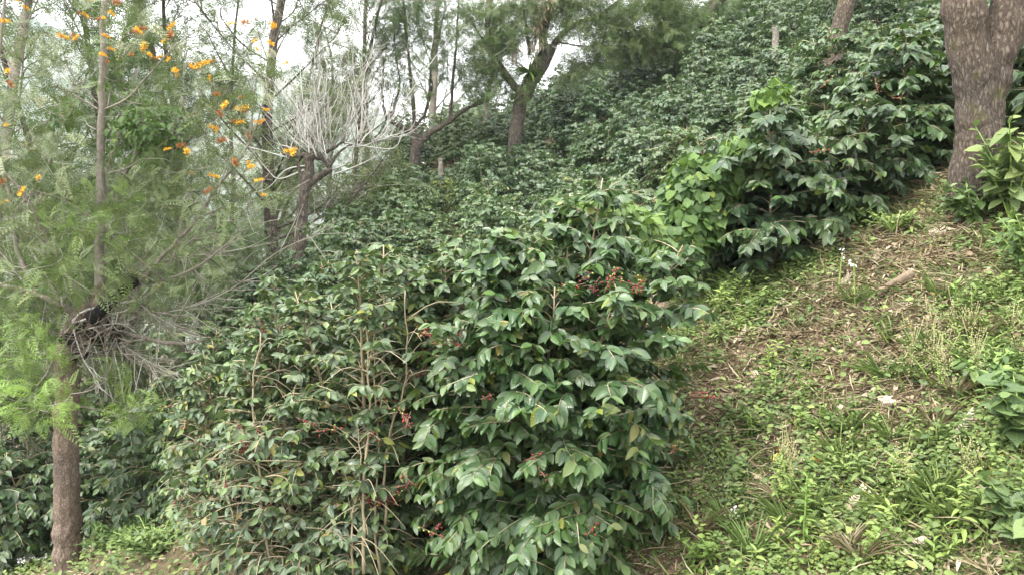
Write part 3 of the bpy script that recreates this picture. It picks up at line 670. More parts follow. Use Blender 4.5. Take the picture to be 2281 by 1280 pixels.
# --- the near flowering tree on the left
D0 = 9.05
gz = float(H((130 - CX) / F * D0, D0)); vb = HY - gz / D0 * F
LB = [([(130, vb + 40), (133, 1150), (134, 1000), (138, 900), (142, 800), (160, 730), (200, 690)], .15, .11),
      ([(150, 780), (190, 740), (240, 720)], .10, .12),
      ([(180, 760), (215, 690), (225, 640)], .10, .07),
      ([(215, 690), (222, 600), (227, 480), (229, 380), (236, 240), (243, 90), (250, -60), (255, -300, 9.6)], .055, .022),
      ([(245, 760), (285, 670), (350, 585), (440, 490), (487, 420), (525, 372), (560, 320), (590, 240), (605, 180)], .032, .006),
      ([(275, 745, 9.3), (330, 665, 9.2), (372, 600, 9.1), (398, 545, 9.1), (405, 485, 9.2), (420, 425, 9.3)], .026, .008),
      ([(360, 625, 9.1), (430, 600), (500, 550), (560, 505), (620, 490)], .016, .006),
      ([(170, 700), (110, 668), (50, 645), (-60, 625)], .035, .022),
      ([(250, 735), (330, 755), (390, 765), (450, 758)], .028, .018),
      ([(265, 740), (290, 790), (335, 820), (390, 838)], .024, .010),
      ([(240, 695), (330, 695), (420, 705)], .02, .008),
      ([(140, 830), (118, 800), (100, 830), (75, 860)], .022, .010),
      ([(150, 800), (150, 700), (165, 600), (170, 560)], .012, .007),
      ([(230, 392), (290, 375), (350, 335), (400, 300)], .014, .006),
      ([(236, 250), (290, 225), (330, 185), (400, 110), (470, 65)], .014, .005),
      ([(232, 250), (190, 225), (150, 200), (125, 180)], .013, .005),
      ([(234, 240), (200, 205), (165, 160), (150, 100)], .010, .004),
      ([(200, 690), (120, 560, 9), (70, 450, 8.8), (30, 400, 8.7), (-20, 350, 8.6)], .028, .012),
      ([(360, 620), (290, 560), (200, 480), (130, 440), (80, 425)], .016, .006),
      ([(150, 700), (60, 540, 9.8), (20, 470), (-30, 430)], .02, .01),
      ([(560, 320), (575, 200), (590, 120), (580, 80)], .010, .004),
      ([(480, 430), (470, 350), (455, 260), (450, 200)], .010, .004),
      ([(440, 490), (560, 430), (600, 390), (655, 345)], .012, .004),
      ([(80, 640), (40, 560), (30, 450), (5, 330), (10, 150), (40, -50)], .03, .012, ),
      ([(170, 880), (200, 860), (240, 820), (250, 770)], .012, .006),
      ([(160, 905), (240, 920), (290, 940)], .012, .005)]
BL = [(60, 780, 110, 70, 46, .85, 9.0), (70, 890, 110, 50, 40, .9, 8.9), (285, 905, 60, 40, 16, .95, 9.0), (225, 930, 70, 30, 6, .8), (235, 820, 60, 30, 10, .7, 9.1),
      (170, 480, 90, 50, 30, .7, 9.0), (280, 500, 60, 60, 26, .75, 9.2), (90, 550, 110, 90, 60, .25), (320, 560, 110, 90, 46, .2), (240, 610, 120, 70, 40, .3),
      (60, 670, 100, 60, 30, .45), (350, 680, 90, 60, 26, .3, 9.9), (460, 600, 70, 60, 22, .25, 9.8), (70, 400, 110, 90, 60, .15), (60, 280, 110, 90, 46, .2),
      (100, 150, 120, 110, 40, .15), (300, 420, 90, 70, 36, .15), (420, 400, 90, 80, 36, .15), (520, 300, 70, 90, 30, .1), (480, 460, 70, 60, 26, .2), (590, 200, 50, 90, 14, .1),
      (330, 150, 110, 100, 24, .1), (440, 200, 90, 110, 26, .1), (230, 60, 130, 70, 26, .1), (560, 420, 50, 50, 12, .3), (130, 620, 80, 50, 26, .5)]
ftree, fb, _ = skel_tree('flowering_tree', 'feathery-leaved tree with orange flowers and a straight brown trunk on the left', 'tree', 21, D0, LB, BL, 'bark_left', 'fern', FR_NEAR, .24, nf=3, split=3, fuse_v=.016, tr=.009, amp=.008, ns=8)
mb = MB(); P = resample(pxa([(200, 712), (245, 672), (302, 625)], 8.86), 14); tubes(mb, P, np.linspace(.075, .05, 14) * (1 + .1 * np.sin(np.arange(14) * 2.1)), 10, None, 0, 0, .2)
mb.add(np.array([P[-1] + np.array([math.cos(a), 0, math.sin(a)]) * .04 for a in np.arange(6) * 1.047]), np.array([[0, 1, 2, 3, 4, 5]]))
part('burnt_limb', mb, M['char'], ftree, fb, label='black charred stub of a sawn limb')
mb = MB(); g = np.random.default_rng(8)
# knotted burls where the tree was pollarded
mbk = MB()
for (u, v, r) in ((150, 755, .11), (178, 728, .10), (208, 745, .11), (240, 728, .09), (255, 752, .07), (172, 790, .09), (145, 800, .08), (215, 700, .10), (262, 735, .06), (190, 700, .07), (225, 765, .06)):
    c = px(u, v, D0 + g.normal(0, .05)); V = c + IV * r * np.array([1, .9, .8]); mbk.add(V, IF)
mk = fuse(mbk, [M['bark_dark']], 'burl', fb, .013, .022, 11); link('burl', mk, ftree)
mbt = MB()
for k in range(150):
    a_ = px(g.uniform(130, 280), g.uniform(690, 800), D0 + g.normal(-.08, .1)); dv = nrm(g.normal(0, 1, 3) + [.1, 0, .25]); l_ = g.uniform(.2, .75)
    tubes(mbt, resample([a_, a_ + dv * l_ * .5 + g.normal(0, .05, 3), a_ + dv * l_ + g.normal(0, .1, 3) + [0, 0, .1 * l_]], 8), np.linspace(.007, .0018, 8) * g.uniform(.5, 1.3), 4, g.random(1) * .5)
part('twig_tangle', mbt, M['greytwig'], ftree, fb)
def dead_branch(parent, base, paths, g, tw=26, mat='whitetwig', ln=.35, name='dead_branch'):
    mb = MB(); 
    for pts, d, r0, r1 in paths:
        P = resample(pxa(pts, d), 16); tubes(mb, P, np.linspace(r0, r1, 16), 5, np.array([.8]))
        for k in range(tw // len(paths)):
            i = g.integers(3, 15); dr = nrm(P[i] - P[i - 1]) + g.normal(0, .7, 3); L = ln * g.uniform(.3, 1)
            Q = resample([P[i], P[i] + nrm(dr) * L * .5 + g.normal(0, .02, 3), P[i] + nrm(dr) * L], 6); tubes(mb, Q, np.linspace(.0045, .0018, 6), 4, np.array([g.random()]))
            if g.random() < .6:
                dr = dr + g.normal(0, .8, 3); Q2 = resample([Q[3], Q[3] + nrm(dr) * L * .4, Q[3] + nrm(dr + g.normal(0, .3, 3)) * L * .7], 5); tubes(mb, Q2, np.linspace(.003, .0014, 5), 4, np.array([g.random()]))
    part(name, mb, M[mat], parent, base)
dead_branch(ftree, fb, [([(300, 668), (240, 680), (190, 690), (160, 712), (163, 745), (180, 800), (205, 840), (222, 872)], 8.9, .013, .005), ([(160, 720), (220, 700), (280, 690), (330, 640)], 8.9, .010, .004),
                        ([(180, 735), (260, 720), (300, 740)], 8.9, .008, .003)], g, 27)
dead_branch(ftree, fb, [([(200, 690), (290, 600), (330, 560), (280, 520), (160, 520)], 9.1, .010, .003), ([(260, 700), (400, 690), (520, 640), (620, 560), (760, 500)], 9.2, .010, .002), ([(250, 740), (330, 640), (420, 540), (560, 470), (640, 420)], 9.3, .010, .002),
                        ([(60, 640), (0, 560), (-40, 540)], 9, .012, .003), ([(280, 650), (340, 700), (410, 740)], 9, .009, .003), ([(150, 650), (120, 560), (60, 500)], 9, .009, .003), ([(350, 585), (420, 570), (520, 560)], 9.2, .008, .002),
                        ([(240, 740), (300, 790), (370, 830)], 9, .009, .003)], g, 260, 'greytwig', .65, name='bare_twigs')
# orange bottlebrush flowers
def flower_mesh(seed, mat):
    g = np.random.default_rng(seed); mb = MB(); n = 46
    P = np.stack([np.linspace(-.06, .06, n), g.normal(0, .004, n), g.normal(0, .003, n)], 1)
    D = np.stack([g.normal(0, .35, n), g.normal(0, .7, n), np.abs(g.normal(.8, .4, n))], 1)
    stamp(mb, leaf_tpl([.4, .8], .16, .3, -.3), P, D, g.normal(0, 1, (n, 3)), g.uniform(.03, .048, n), 1.0, g.random(n))
    tubes(mb, np.array([[-.08, 0, -.01], [0, 0, 0], [.065, 0, 0]]), np.full(3, .0035), 4, np.array([.2]))
    return mb.mesh('flower', M[mat])
FM = [flower_mesh(1, 'orange'), flower_mesh(2, 'orange'), flower_mesh(3, 'orange_old')]
FL = [(50, 10), (75, 28), (190, 40), (205, 45), (218, 12), (235, 52), (245, 50), (262, 40), (272, 18), (255, 3), (155, 92), (176, 90), (184, 92), (28, 58), (310, 80), (320, 78), (332, 112), (305, 130), (260, 118),
      (395, 68), (392, 88), (378, 100), (343, 130), (355, 136), (368, 134), (385, 140), (250, 145), (240, 130), (435, 155), (442, 158), (400, 165), (462, 150), (482, 142), (400, 172), (475, 180), (490, 217), (508, 240),
      (525, 62), (553, 60), (618, 68), (575, 100), (545, 222), (552, 246), (540, 250), (555, 252), (575, 275), (590, 275), (527, 276), (541, 278), (480, 290), (557, 306), (25, 283), (65, 326), (35, 195), (92, 398), (56, 429), (8, 410),
      (556, 370), (565, 374), (527, 366), (655, 342), (648, 340), (467, 428), (580, 404), (590, 436), (410, 328), (380, 335), (420, 342), (494, 258), (580, 118), (610, 105), (330, 75), (480, 395), (645, 148), (432, 388), (15, 452), (250, 90), (500, 318), (600, 250), (30, 165)]
for i, (u, v) in enumerate(FL):
    o = link('flower', FM[2 if i % 3 == 2 else i % 2], ftree, loc=tuple(px(u, v, 8.4 + g.uniform(-.25, .35)) - fb)); s = g.uniform(.55, 1.1); o.scale = (s * g.uniform(.7, 1), s, s); o.rotation_euler = (g.normal(0, .5), g.normal(0, .5), g.normal(0, 1.0))

# climbing plant with bright leaves on the flowering tree
def leafball(name, label, cat, seed, blobs, mat, tpls, size, stem=None, n_st=10, out=.5, age=.15, stalkmat='stalk', group=None, hang=.5):
    g = np.random.default_rng(seed); mb = MB(); st = MB(); base = None
    for (u, v, d, ru, rv, rd, n) in blobs:
        c = px(u, v, d); q = nrm(g.normal(0, 1, (n, 3))) * (g.uniform(.45, 1.05, (n, 1)) ** .5)
        rad = np.array([ru / F * d, rd, rv / F * d]); lump = 1 + .22 * noise3(q, 1.8, seed % 7)[:, None]
        P = c + q * rad * lump
        if base is None: base = c - np.array([0, 0, rad[2]])
        D = q * .5 + g.normal(0, .5, (n, 3)) + np.array([0, 0, -hang]); Nn = q * out + np.array([0, -.15, .8]) + g.normal(0, .25, (n, 3))
        stampv(mb, tpls, P, D, Nn, size * g.uniform(.55, 1.2, n), g.uniform(.9, 1.1, n), None, np.clip(age + (q[:, 2] > .5) * .35 * g.random(n) + g.normal(0, .1, n), 0, 1), rng=g)
        for k in range(n_st):
            e = P[g.integers(0, n)]; Q = resample([c + g.normal(0, .1, 3) * rad - np.array([0, 0, .3 * rad[2]]), (c + e) / 2 + g.normal(0, .08, 3), e], 6); tubes(st, Q, np.linspace(.006, .002, 6), 4, g.random(1))
    if stem is not None:
        for s in stem: P = resample(np.array(s), 14); tubes(st, P, np.linspace(.02, .010, 14), 6, np.array([.2]))
    t = thing(name, label, cat, base, group); part('foliage', mb, M[mat], t, base); part('stems', st, M[stalkmat], t, base)
    return t
leafball('climbing_vine', 'round clump of bright green creeper leaves hanging in the flowering tree', 'vine', 31, [(345, 280, 9.1, 62, 50, .35, 480), (295, 310, 9.3, 45, 60, .4, 200), (400, 285, 9.1, 30, 50, .25, 110), (350, 350, 9.2, 40, 25, .3, 70), (320, 225, 9.3, 40, 20, .3, 60), (250, 150, 9.4, 40, 70, .3, 130), (150, 260, 9.3, 30, 40, .3, 110)], 'vine', OVAL, .075, [[px(345, 300, 9.1), px(290, 380, 9.3), px(232, 480, 9.5)]], age=.1, stalkmat='greytwig')

# --- bare pollarded tree with white shoots
D1 = 18.5
T1 = [([(665, 600), (668, 540), (674, 480), (680, 430), (692, 385), (690, 350)], .15, .10), ([(686, 415), (712, 395), (738, 378), (728, 360), (705, 350), (690, 330)], .075, .05),
      ([(680, 430), (672, 390), (665, 360)], .06, .04), ([(735, 375), (760, 340), (800, 320), (840, 318)], .04, .02), ([(700, 352), (740, 335), (770, 318)], .05, .03), ([(690, 345), (650, 350), (630, 340)], .05, .03), ([(700, 350), (700, 320), (690, 300)], .05, .025)]
btree, bb, _ = skel_tree('bare_tree', 'leafless pollarded tree bristling with thin white shoots', 'tree', 41, D1, T1, [], 'bark', 'fern', None, 0, fuse_v=.03, amp=.015, ns=5)
mb = MB(); g = np.random.default_rng(42)
KN = [(648, 348), (672, 350), (692, 305), (705, 345), (735, 365), (770, 320), (800, 320), (838, 318), (690, 335), (725, 335)]
for i in range(95):
    ku, kv = KN[int(g.integers(0, 10))] ; u0 = ku + g.normal(0, 7); v0 = kv + g.normal(0, 5); ln = g.uniform(50, 190) if i % 3 else g.uniform(170, 310)
    an = (u0 - 720) / 150 * .7 + g.normal(0, .36); a = px(u0, v0, D1 + g.normal(0, .3)); dv = np.array([math.sin(an), g.normal(0, .35), math.cos(an)]); L = ln / F * D1
    mid = a + dv * L * .5 + np.array([math.sin(an) * .12, 0, -.06]) + g.normal(0, .07, 3) * L; e = a + dv * L + np.array([-math.sin(an) * .1 * L, 0, .08 * L]) + g.normal(0, .10, 3) * L
    P = resample([a, (a * .6 + mid * .4) + g.normal(0, .03, 3), mid, (mid + e) / 2 + g.normal(0, .04, 3), e], 10); r = .014 * g.uniform(.4, 1.5); tubes(mb, P, np.linspace(r, .003, 10), 5, g.random(1))
    for k in range(5):
        j = g.integers(2, 9); l2 = L * g.uniform(.12, .4); dr = nrm(nrm(P[j] - P[j - 1]) + g.normal(0, .6, 3)); tubes(mb, resample([P[j], P[j] + dr * l2 * .6 + g.normal(0, .02, 3), P[j] + dr * l2 + np.array([0, 0, .15 * l2])], 6), np.linspace(.0055, .0022, 6), 4, g.random(1))
for pts in ([(770, 320), (830, 330), (880, 332), (898, 300), (905, 270)], [(770, 330), (820, 325), (860, 300), (870, 260)], [(690, 370), (640, 380), (600, 420), (560, 430)], [(740, 380), (780, 360), (800, 300), (860, 220)], [(745, 390), (800, 370), (850, 345)], [(680, 380), (625, 400), (600, 380), (560, 330)]):
    tubes(mb, resample(pxa(pts, D1), 14), np.linspace(.02, .006, 14), 5, np.array([.6]))
part('bare_shoots', mb, M['whitetwig'], btree, bb)

# --- forked tree in the middle
D2 = 27.0
T2 = [([(938, 445), (930, 400), (925, 365), (928, 330), (923, 300), (915, 285)], .16, .11), ([(927, 340), (945, 312), (975, 290), (1005, 272), (1035, 250), (1080, 225)], .10, .035), ([(920, 300), (895, 285), (868, 270), (858, 245), (855, 200), (862, 120)], .06, .02),
      ([(872, 272), (885, 230), (893, 190), (885, 130), (880, 40)], .04, .015), ([(925, 290), (922, 230), (915, 150), (905, 50), (900, -60)], .06, .02), ([(1003, 272), (1008, 220), (1012, 170), (1020, 90), (1025, -20)], .05, .02), ([(925, 285), (940, 270), (955, 230), (965, 120), (980, 20)], .04, .015),
      ([(980, 285), (990, 230), (998, 190), (1000, 100)], .025, .01), ([(1035, 250), (1060, 240), (1090, 228), (1110, 205)], .03, .01), ([(938, 310), (950, 260), (965, 200), (960, 150)], .025, .01)]
B2 = [(1085, 180, 50, 50, 50, .2), (860, 120, 40, 70, 40, .2), (905, 20, 60, 50, 50, .2), (935, 150, 70, 80, 60, .15), (960, 50, 90, 60, 90, .2), (1020, 130, 60, 70, 50, .2), (890, 60, 50, 60, 40, .1), (1060, 190, 50, 35, 16, .2), (880, 170, 30, 50, 14, .1), (1000, 10, 90, 50, 50, .3), (900, 230, 25, 30, 6, .1)]
skel_tree('forked_tree', 'dark tree forking low into a wide curved limb beside the grassy gap', 'tree', 51, D2, T2, B2, 'bark', 'fern_far', FR_FAR, .34, nf=8, rs=1.28, fuse_v=.03, tr=.014, amp=.015, ns=4)
# --- leaning tree
D3 = 26.0
T3 = [([(1146, 380), (1148, 320), (1156, 250), (1165, 215), (1180, 195)], .215, .17), ([(1168, 225), (1185, 190), (1205, 160), (1222, 130), (1228, 110)], .15, .13), ([(1165, 222), (1172, 190), (1190, 160), (1208, 125)], .11, .10), ([(1215, 130), (1210, 80), (1222, 30), (1235, -60)], .12, .08),
      ([(1225, 118), (1250, 85), (1285, 60), (1330, 45), (1375, 10), (1420, -50)], .09, .04), ([(1165, 215), (1140, 190), (1118, 160), (1095, 120), (1088, 60), (1096, -40)], .10, .09), ([(1300, 52), (1350, 60), (1400, 70), (1450, 60)], .04, .015),
      ([(1240, 100), (1300, 110), (1360, 100), (1420, 110)], .035, .012), ([(1180, 130), (1170, 60), (1160, -20)], .05, .03), ([(1100, 130), (1060, 70), (1030, 20)], .04, .02), ([(1232, 160), (1260, 175), (1300, 165)], .03, .01), ([(1215, 60), (1260, 20), (1290, -30)], .05, .03)]
B3 = [(1215, 10, 70, 40, 60, .2), (1290, 30, 70, 40, 60, .2), (1180, 90, 60, 50, 40, .25), (1130, 50, 80, 60, 136, .25), (1110, 130, 60, 45, 78, .25), (1230, 40, 100, 50, 119, .15), (1330, 70, 80, 45, 119, .2), (1420, 60, 90, 55, 187, .25), (1480, 95, 70, 35, 119, .3), (1330, 130, 80, 22, 61, .3), (1270, 170, 55, 25, 37, .1), (1400, 110, 80, 25, 78, .25), (1400, 10, 120, 40, 136, .2), (1110, 190, 60, 30, 51, .35), (1160, 205, 22, 25, 17, .6), (1060, 80, 60, 70, 78, .2), (1500, 20, 70, 40, 85, .3)]
ltree, lb, _ = skel_tree('leaning_tree', 'tall leaning tree with dark twisted limbs and a wide feathery crown', 'tree', 61, D3, T3, B3, 'bark', 'fern_far', FR_FAR, .36, nf=8, rs=1.18, fuse_v=.035, tr=.016, amp=.02, ns=4)
g = np.random.default_rng(9)
dead_branch(ltree, lb, [([(1200, 80), (1150, 95), (1120, 120), (1085, 140)], 25.6, .025, .010), ([(1195, 95), (1180, 130), (1170, 160)], 25.6, .015, .006), ([(1230, 110), (1290, 140), (1330, 130)], 25.6, .02, .006)], g, 30, 'whitetwig', 1.1)
mb = MB(); Pq = np.concatenate([px(u, v, 25.5) + g.normal(0, [.10, .1, .25], (26, 3)) for u, v in ((1195, 60), (1205, 30), (1190, 120), (1200, 95), (1225, 20), (1145, 115))])
stampv(mb, LANCE, Pq, np.array([0, 0, -1.]) + g.normal(0, .3, (len(Pq), 3)), g.normal(0, 1, (len(Pq), 3)), .22, 1.2, g.random(len(Pq)) * .6 + .2); part('dead_leaves', mb, M['dry'], ltree, lb)
# epiphyte
mb = MB(); n = 60; c = px(1178, 168, 25.5); th = g.uniform(0, 6.28, n); D = np.stack([np.cos(th), np.sin(th), g.uniform(-.1, 1.2, n)], 1)
stampv(mb, BLADE, np.repeat(c[None], n, 0), D, np.array([0, 0, 1.]) + g.normal(0, .1, (n, 3)), g.uniform(.35, .6, n), 2.2, None, .7, rng=g)
link('air_plant', mb.mesh('air_plant', M['vine'], c), None, 'spiky bright green air plant perched on the leaning trunk', 'plant', loc=tuple(c))

# --- big forked trunk on the right
D4 = 7.2
T4 = [([(2140, 560), (2148, 480), (2158, 400), (2168, 300), (2162, 200), (2142, 90), (2132, 0), (2120, -150), (2100, -420)], .165, .17), ([(2160, 400), (2176, 300), (2192, 200), (2216, 100), (2238, 0), (2260, -150), (2300, -420)], .17, .125), ([(2172, 330), (2176, 240), (2178, 150), (2180, 110)], .19, .12), ([(2145, 470), (2130, 510), (2105, 560)], .12, .06), ([(2150, 470), (2190, 520), (2215, 560)], .12, .06)]
skel_tree('forked_tree', 'massive furrowed trunk splitting into two stems at the right', 'tree', 71, D4, T4, [], 'bark_big', 'fern', None, 0, fuse_v=.014, amp=.0085, ns=9, sides=16)
# --- short trunks high on the slope
skel_tree('shade_tree', 'short grey-brown trunk rising out of the coffee at the top edge', 'tree', 72, 14.5, [([(1825, 250), (1850, 130), (1862, 60), (1875, 10), (1890, -60), (1900, -300)], .16, .13)], [], 'bark_big', 'fern', None, 0, fuse_v=.025, amp=.012, ns=6)
skel_tree('shade_tree', 'distant curved trunk on the skyline left of the grey-brown one', 'tree', 73, 30, [([(1562, 130), (1570, 60), (1582, 25), (1612, -5), (1650, -60)], .20, .14), ([(1580, 30), (1570, -20), (1560, -80)], .12, .08)], [(1540, 20, 60, 30, 40, .2), (1640, 20, 60, 20, 26, .5), (1470, 10, 60, 30, 26, .2), (1620, -20, 90, 30, 30, .3), (1700, 0, 70, 14, 14, .4)], 'bark', 'fern_far', FR_FAR, .4, nf=8, fuse_v=.05, tr=.02, amp=.02, ns=4)

# --- tall feathery trees behind on the left
def grow_tree(seed, hgt, r0, first=.18, nl=26, dens=1.0, lean=.03, bush=1.0):
    g = np.random.default_rng(seed); tk = MB(); tw = MB(); fo = MB()
    k = np.linspace(0, 1, 18)[:, None]; wx = np.cumsum(np.cumsum(g.normal(0, .07, 18))); wy = np.cumsum(np.cumsum(g.normal(0, .07, 18)))
    P = np.concatenate([wx[:, None] * .8 * k + lean * hgt * k * k, wy[:, None] * .6 * k, k * hgt - .3], 1)
    tubes(tk, P, r0 * (1 - .8 * k[:, 0] ** .9), 9, None, 0, 0, .12)
    SP, SD = [], []; tws = []
    for i in range(nl):
        t = first + (1 - first) * (i + g.random()) / nl * .96; c = np.array([np.interp(t * hgt - .3, P[:, 2], P[:, j]) for j in range(3)])
        az = g.uniform(0, 6.28); L = hgt * g.uniform(.09, .22) * (1.15 - .75 * t) * bush; el = g.uniform(.5, 1.15)
        d = np.array([math.cos(az) * math.cos(el), math.sin(az) * math.cos(el), math.sin(el)])
        q = resample([c, c + d * L * .5 + np.array([0, 0, .02 * L]), c + d * L + np.array([0, 0, .22 * L]) + g.normal(0, .1, 3)], 10)
        tubes(tk, q, np.linspace(r0 * .26 * (1.1 - t), .006, 10), 5, None)
        for b in range(int(6 * dens) + 2):
            j = g.integers(2, 10); l2 = L * g.uniform(.2, .5); dd = nrm(nrm(q[j] - q[j - 1]) + g.normal(0, .65, 3)); e = q[j] + dd * l2
            pth = resample([q[j], (q[j] + e) / 2 + g.normal(0, .04, 3), e + np.array([0, 0, -.05])], 6); tws.append(pth)
            for m_ in (3, 4, 5): SP.append(pth[m_]); SD.append(dd)
    for i in range(int(8 * dens)):      # suckers on the trunk
        t = g.uniform(.1, .9); c = np.array([np.interp(t * hgt - .3, P[:, 2], P[:, j]) for j in range(3)]); dd = nrm(g.normal(0, 1, 3) * [1, 1, .3] + [0, 0, .6]); l2 = g.uniform(.3, .8)
        pth = resample([c, c + dd * l2 * .5, c + dd * l2 + np.array([0, 0, .1])], 6); tws.append(pth); SP.append(pth[4]); SD.append(dd)
    tubes(tw, np.array(tws), np.linspace(.012, .004, 6)[None] * np.ones((len(tws), 1)), 4, g.random(len(tws)))
    sprays(fo, FR_FAR, np.array(SP), np.array(SD), 5, .25, np.clip(g.normal(.15, .15, len(SP)), 0, 1), g)
    return tk, tw, fo
GT = []
for k, (hh, rr, nl, dn, bu) in enumerate(((12, .13, 34, 1.0, 1.0), (13, .10, 40, .8, .8), (10.5, .15, 30, 1.3, 1.2), (12.5, .09, 44, .7, .7), (9, .12, 26, 1.4, 1.3))):
    a, b, c = grow_tree(500 + k, hh, rr, .14, nl, dn, g.normal(0, .02), bu)
    GT.append((a.mesh('trunk', M['bark'] if k % 2 else M['bark_smooth']), b.mesh('twigs', M['greytwig']), c.mesh('crown', M['fern_far'])))
TB = [(-40, 13.5, 0, 'feathery tree with a mottled trunk at the left edge'), (20, 16, 2, 'leafy tree behind the left end of the flowering boughs'), (120, 19, 4, 'bushy tree left of the straight pale stem'), (165, 15, 3, 'slender tree whose trunk runs close left of the pale flowering stem'),
      (205, 21, 0, 'tall feathery tree behind the flowering stem'), (255, 17, 4, 'dense tree behind the bright green creeper'), (300, 19, 1, 'tall dark-limbed tree above the creeper clump'), (375, 20, 0, 'tree with reddish trunk right of the creeper clump'),
      (450, 21, 3, 'slender tree in the middle of the left grove'), (490, 28, 1, 'distant thin tree behind the right-hand orange flowers'), (565, 30, 4, 'small distant tree left of the bare white tree'),
      (617, 21, 1, 'tree with a thick dark trunk just left of the bare white tree'), (650, 33, 2, 'distant tree showing behind the bare white shoots'), (735, 31, 4, 'pale distant tree behind the bare shoots'), (790, 27, 3, 'thin tree right of the bare white shoots'), (825, 30, 1, 'tall slim tree standing against the sky right of the bare tree'),
      (962, 34, 2, 'tall grey-trunked tree directly behind the forked tree'), (1075, 32, 4, 'distant tree between the forked and the leaning tree'), (585, 25, 3, 'slim tree behind the rightmost orange flowers')]
SCL = {617: 1.25, 650: 1.0, 735: 1.05, 790: .95, 825: 1.1, 565: 1.1, 1075: .9, 490: 1.2, 585: 1.0}
for (u, d, k, lab) in TB:
    x = (u - CX) / F * d; z = float(H(x, d)); s = SCL.get(u, g.uniform(1.1, 1.35)) * (1.0 if u < 900 else .9)
    t = thing('feathery_tree', lab, 'tree', (x, d, z), 'tall feathery trees behind on the left'); t.rotation_euler = (g.normal(0, .03), g.normal(0, .03), g.uniform(0, 6.28)); t.scale = (s * (1.5 if u == 617 else 1), s * (1.5 if u == 617 else 1), s)
    link('trunk', GT[k][0], t); link('twigs', GT[k][1], t); link('crown', GT[k][2], t)

# olive thicket and understorey shrubs
leafball('thicket_shrub', 'olive-brown twiggy thicket between the bare tree and the forked tree', 'shrub', 81, [(850, 370, 25, 62, 60, .9, 3000), (790, 425, 24, 60, 40, .8, 2000), (900, 400, 25, 30, 30, .6, 700)], 'olive', SMALL, .075, None, 130, stalkmat='greytwig', age=.1, hang=.1)
leafball('thicket_shrub', 'pale dry thicket at the foot of the bare white tree', 'shrub', 82, [(735, 450, 22, 50, 34, .7, 1300)], 'olive', SMALL, .07, None, 110, stalkmat='whitetwig', age=.1, hang=.1)
leafball('thicket_shrub', 'small yellow-green shrub on the grassy gap right of the forked trunk', 'shrub', 83, [(985, 410, 26.6, 30, 16, .5, 420)], 'weed', SMALL, .08, None, 12, age=.3)
for i, (u, v, d, ru, rv, lab) in enumerate(((40, 640, 12.5, 120, 90, 'dim leafy shrub behind the left boughs of the flowering tree'), (200, 560, 13, 110, 110, 'dim leafy shrub behind the trunk of the flowering tree'), (400, 600, 14.5, 110, 90, 'grey-green shrub behind the right boughs of the flowering tree'),
                                            (520, 560, 17, 80, 60, 'grey-green shrub at the edge of the grove'), (120, 440, 15, 120, 90, 'shadowy shrub deep in the left grove'), (330, 450, 17, 110, 90, 'soft green shrub deep in the middle of the grove'), (10, 860, 11.3, 90, 60, 'feathery low shrub at the left edge below the bright fronds'))):
    g = np.random.default_rng(90 + i); c = px(u, v, d); n = 560; q = nrm(g.normal(0, 1, (n, 3))) * g.uniform(.2, 1, (n, 1)) ** .5 * np.array([ru / F * d, .7, rv / F * d]) + c; zg = float(H(c[0], c[1])) + .15; ztop = c[2] + rv / F * d; q[:, 2] = np.where(g.random(n) < .5, q[:, 2], g.uniform(zg, ztop, n))
    bz = np.array([c[0], c[1], float(H(c[0], c[1]))]); fo = MB(); sprays(fo, FR_FAR, q, q - c, 4, .2, .2, g); wd = MB()
    for k in range(11): tubes(wd, resample([bz + g.normal(0, .1, 3) * [1, 1, 0] - [0, 0, .1], (bz + q[k]) / 2 + g.normal(0, .3, 3), q[k] + g.normal(0, .2, 3), q[k]], 9), np.linspace(.022, .004, 9), 4, g.random(1))
    t = thing('feathery_shrub', lab, 'shrub', bz, 'undergrowth shrubs beneath the trees'); part('foliage', fo, M['fern_far'], t, bz); part('stems', wd, M['greytwig'], t, bz)

# bright vine on the bank edge, broad plants at the right
leafball('heart_leaf_vine', 'bright green heart-leaved vine smothering a bush beside the dark coffee', 'vine', 33, [(1555, 440, 7.9, 85, 95, .4, 900), (1520, 520, 7.7, 60, 75, .3, 380), (1610, 390, 7.9, 45, 45, .3, 200), (1480, 560, 7.7, 60, 40, .3, 160), (1660, 330, 7.7, 60, 30, .25, 70)], 'vine', HEART, .10, None, 20, out=.9, age=.12, hang=.9)
leafball('heart_leaf_vine', 'yellow-green vine sprig scrambling over the crest of the dark coffee', 'vine', 34, [(1710, 215, 7.6, 45, 20, .2, 46)], 'vine', HEART, .10, None, 6, out=.9, age=.5, hang=.6)
leafball('heart_leaf_vine', 'light green vine leaves showing over the top of the central bush', 'vine', 35, [(1330, 470, 6.3, 90, 26, .3, 260), (1420, 500, 6.4, 50, 40, .3, 170)], 'vine', OVAL, .10, None, 12, out=.9, age=.3, hang=.6)

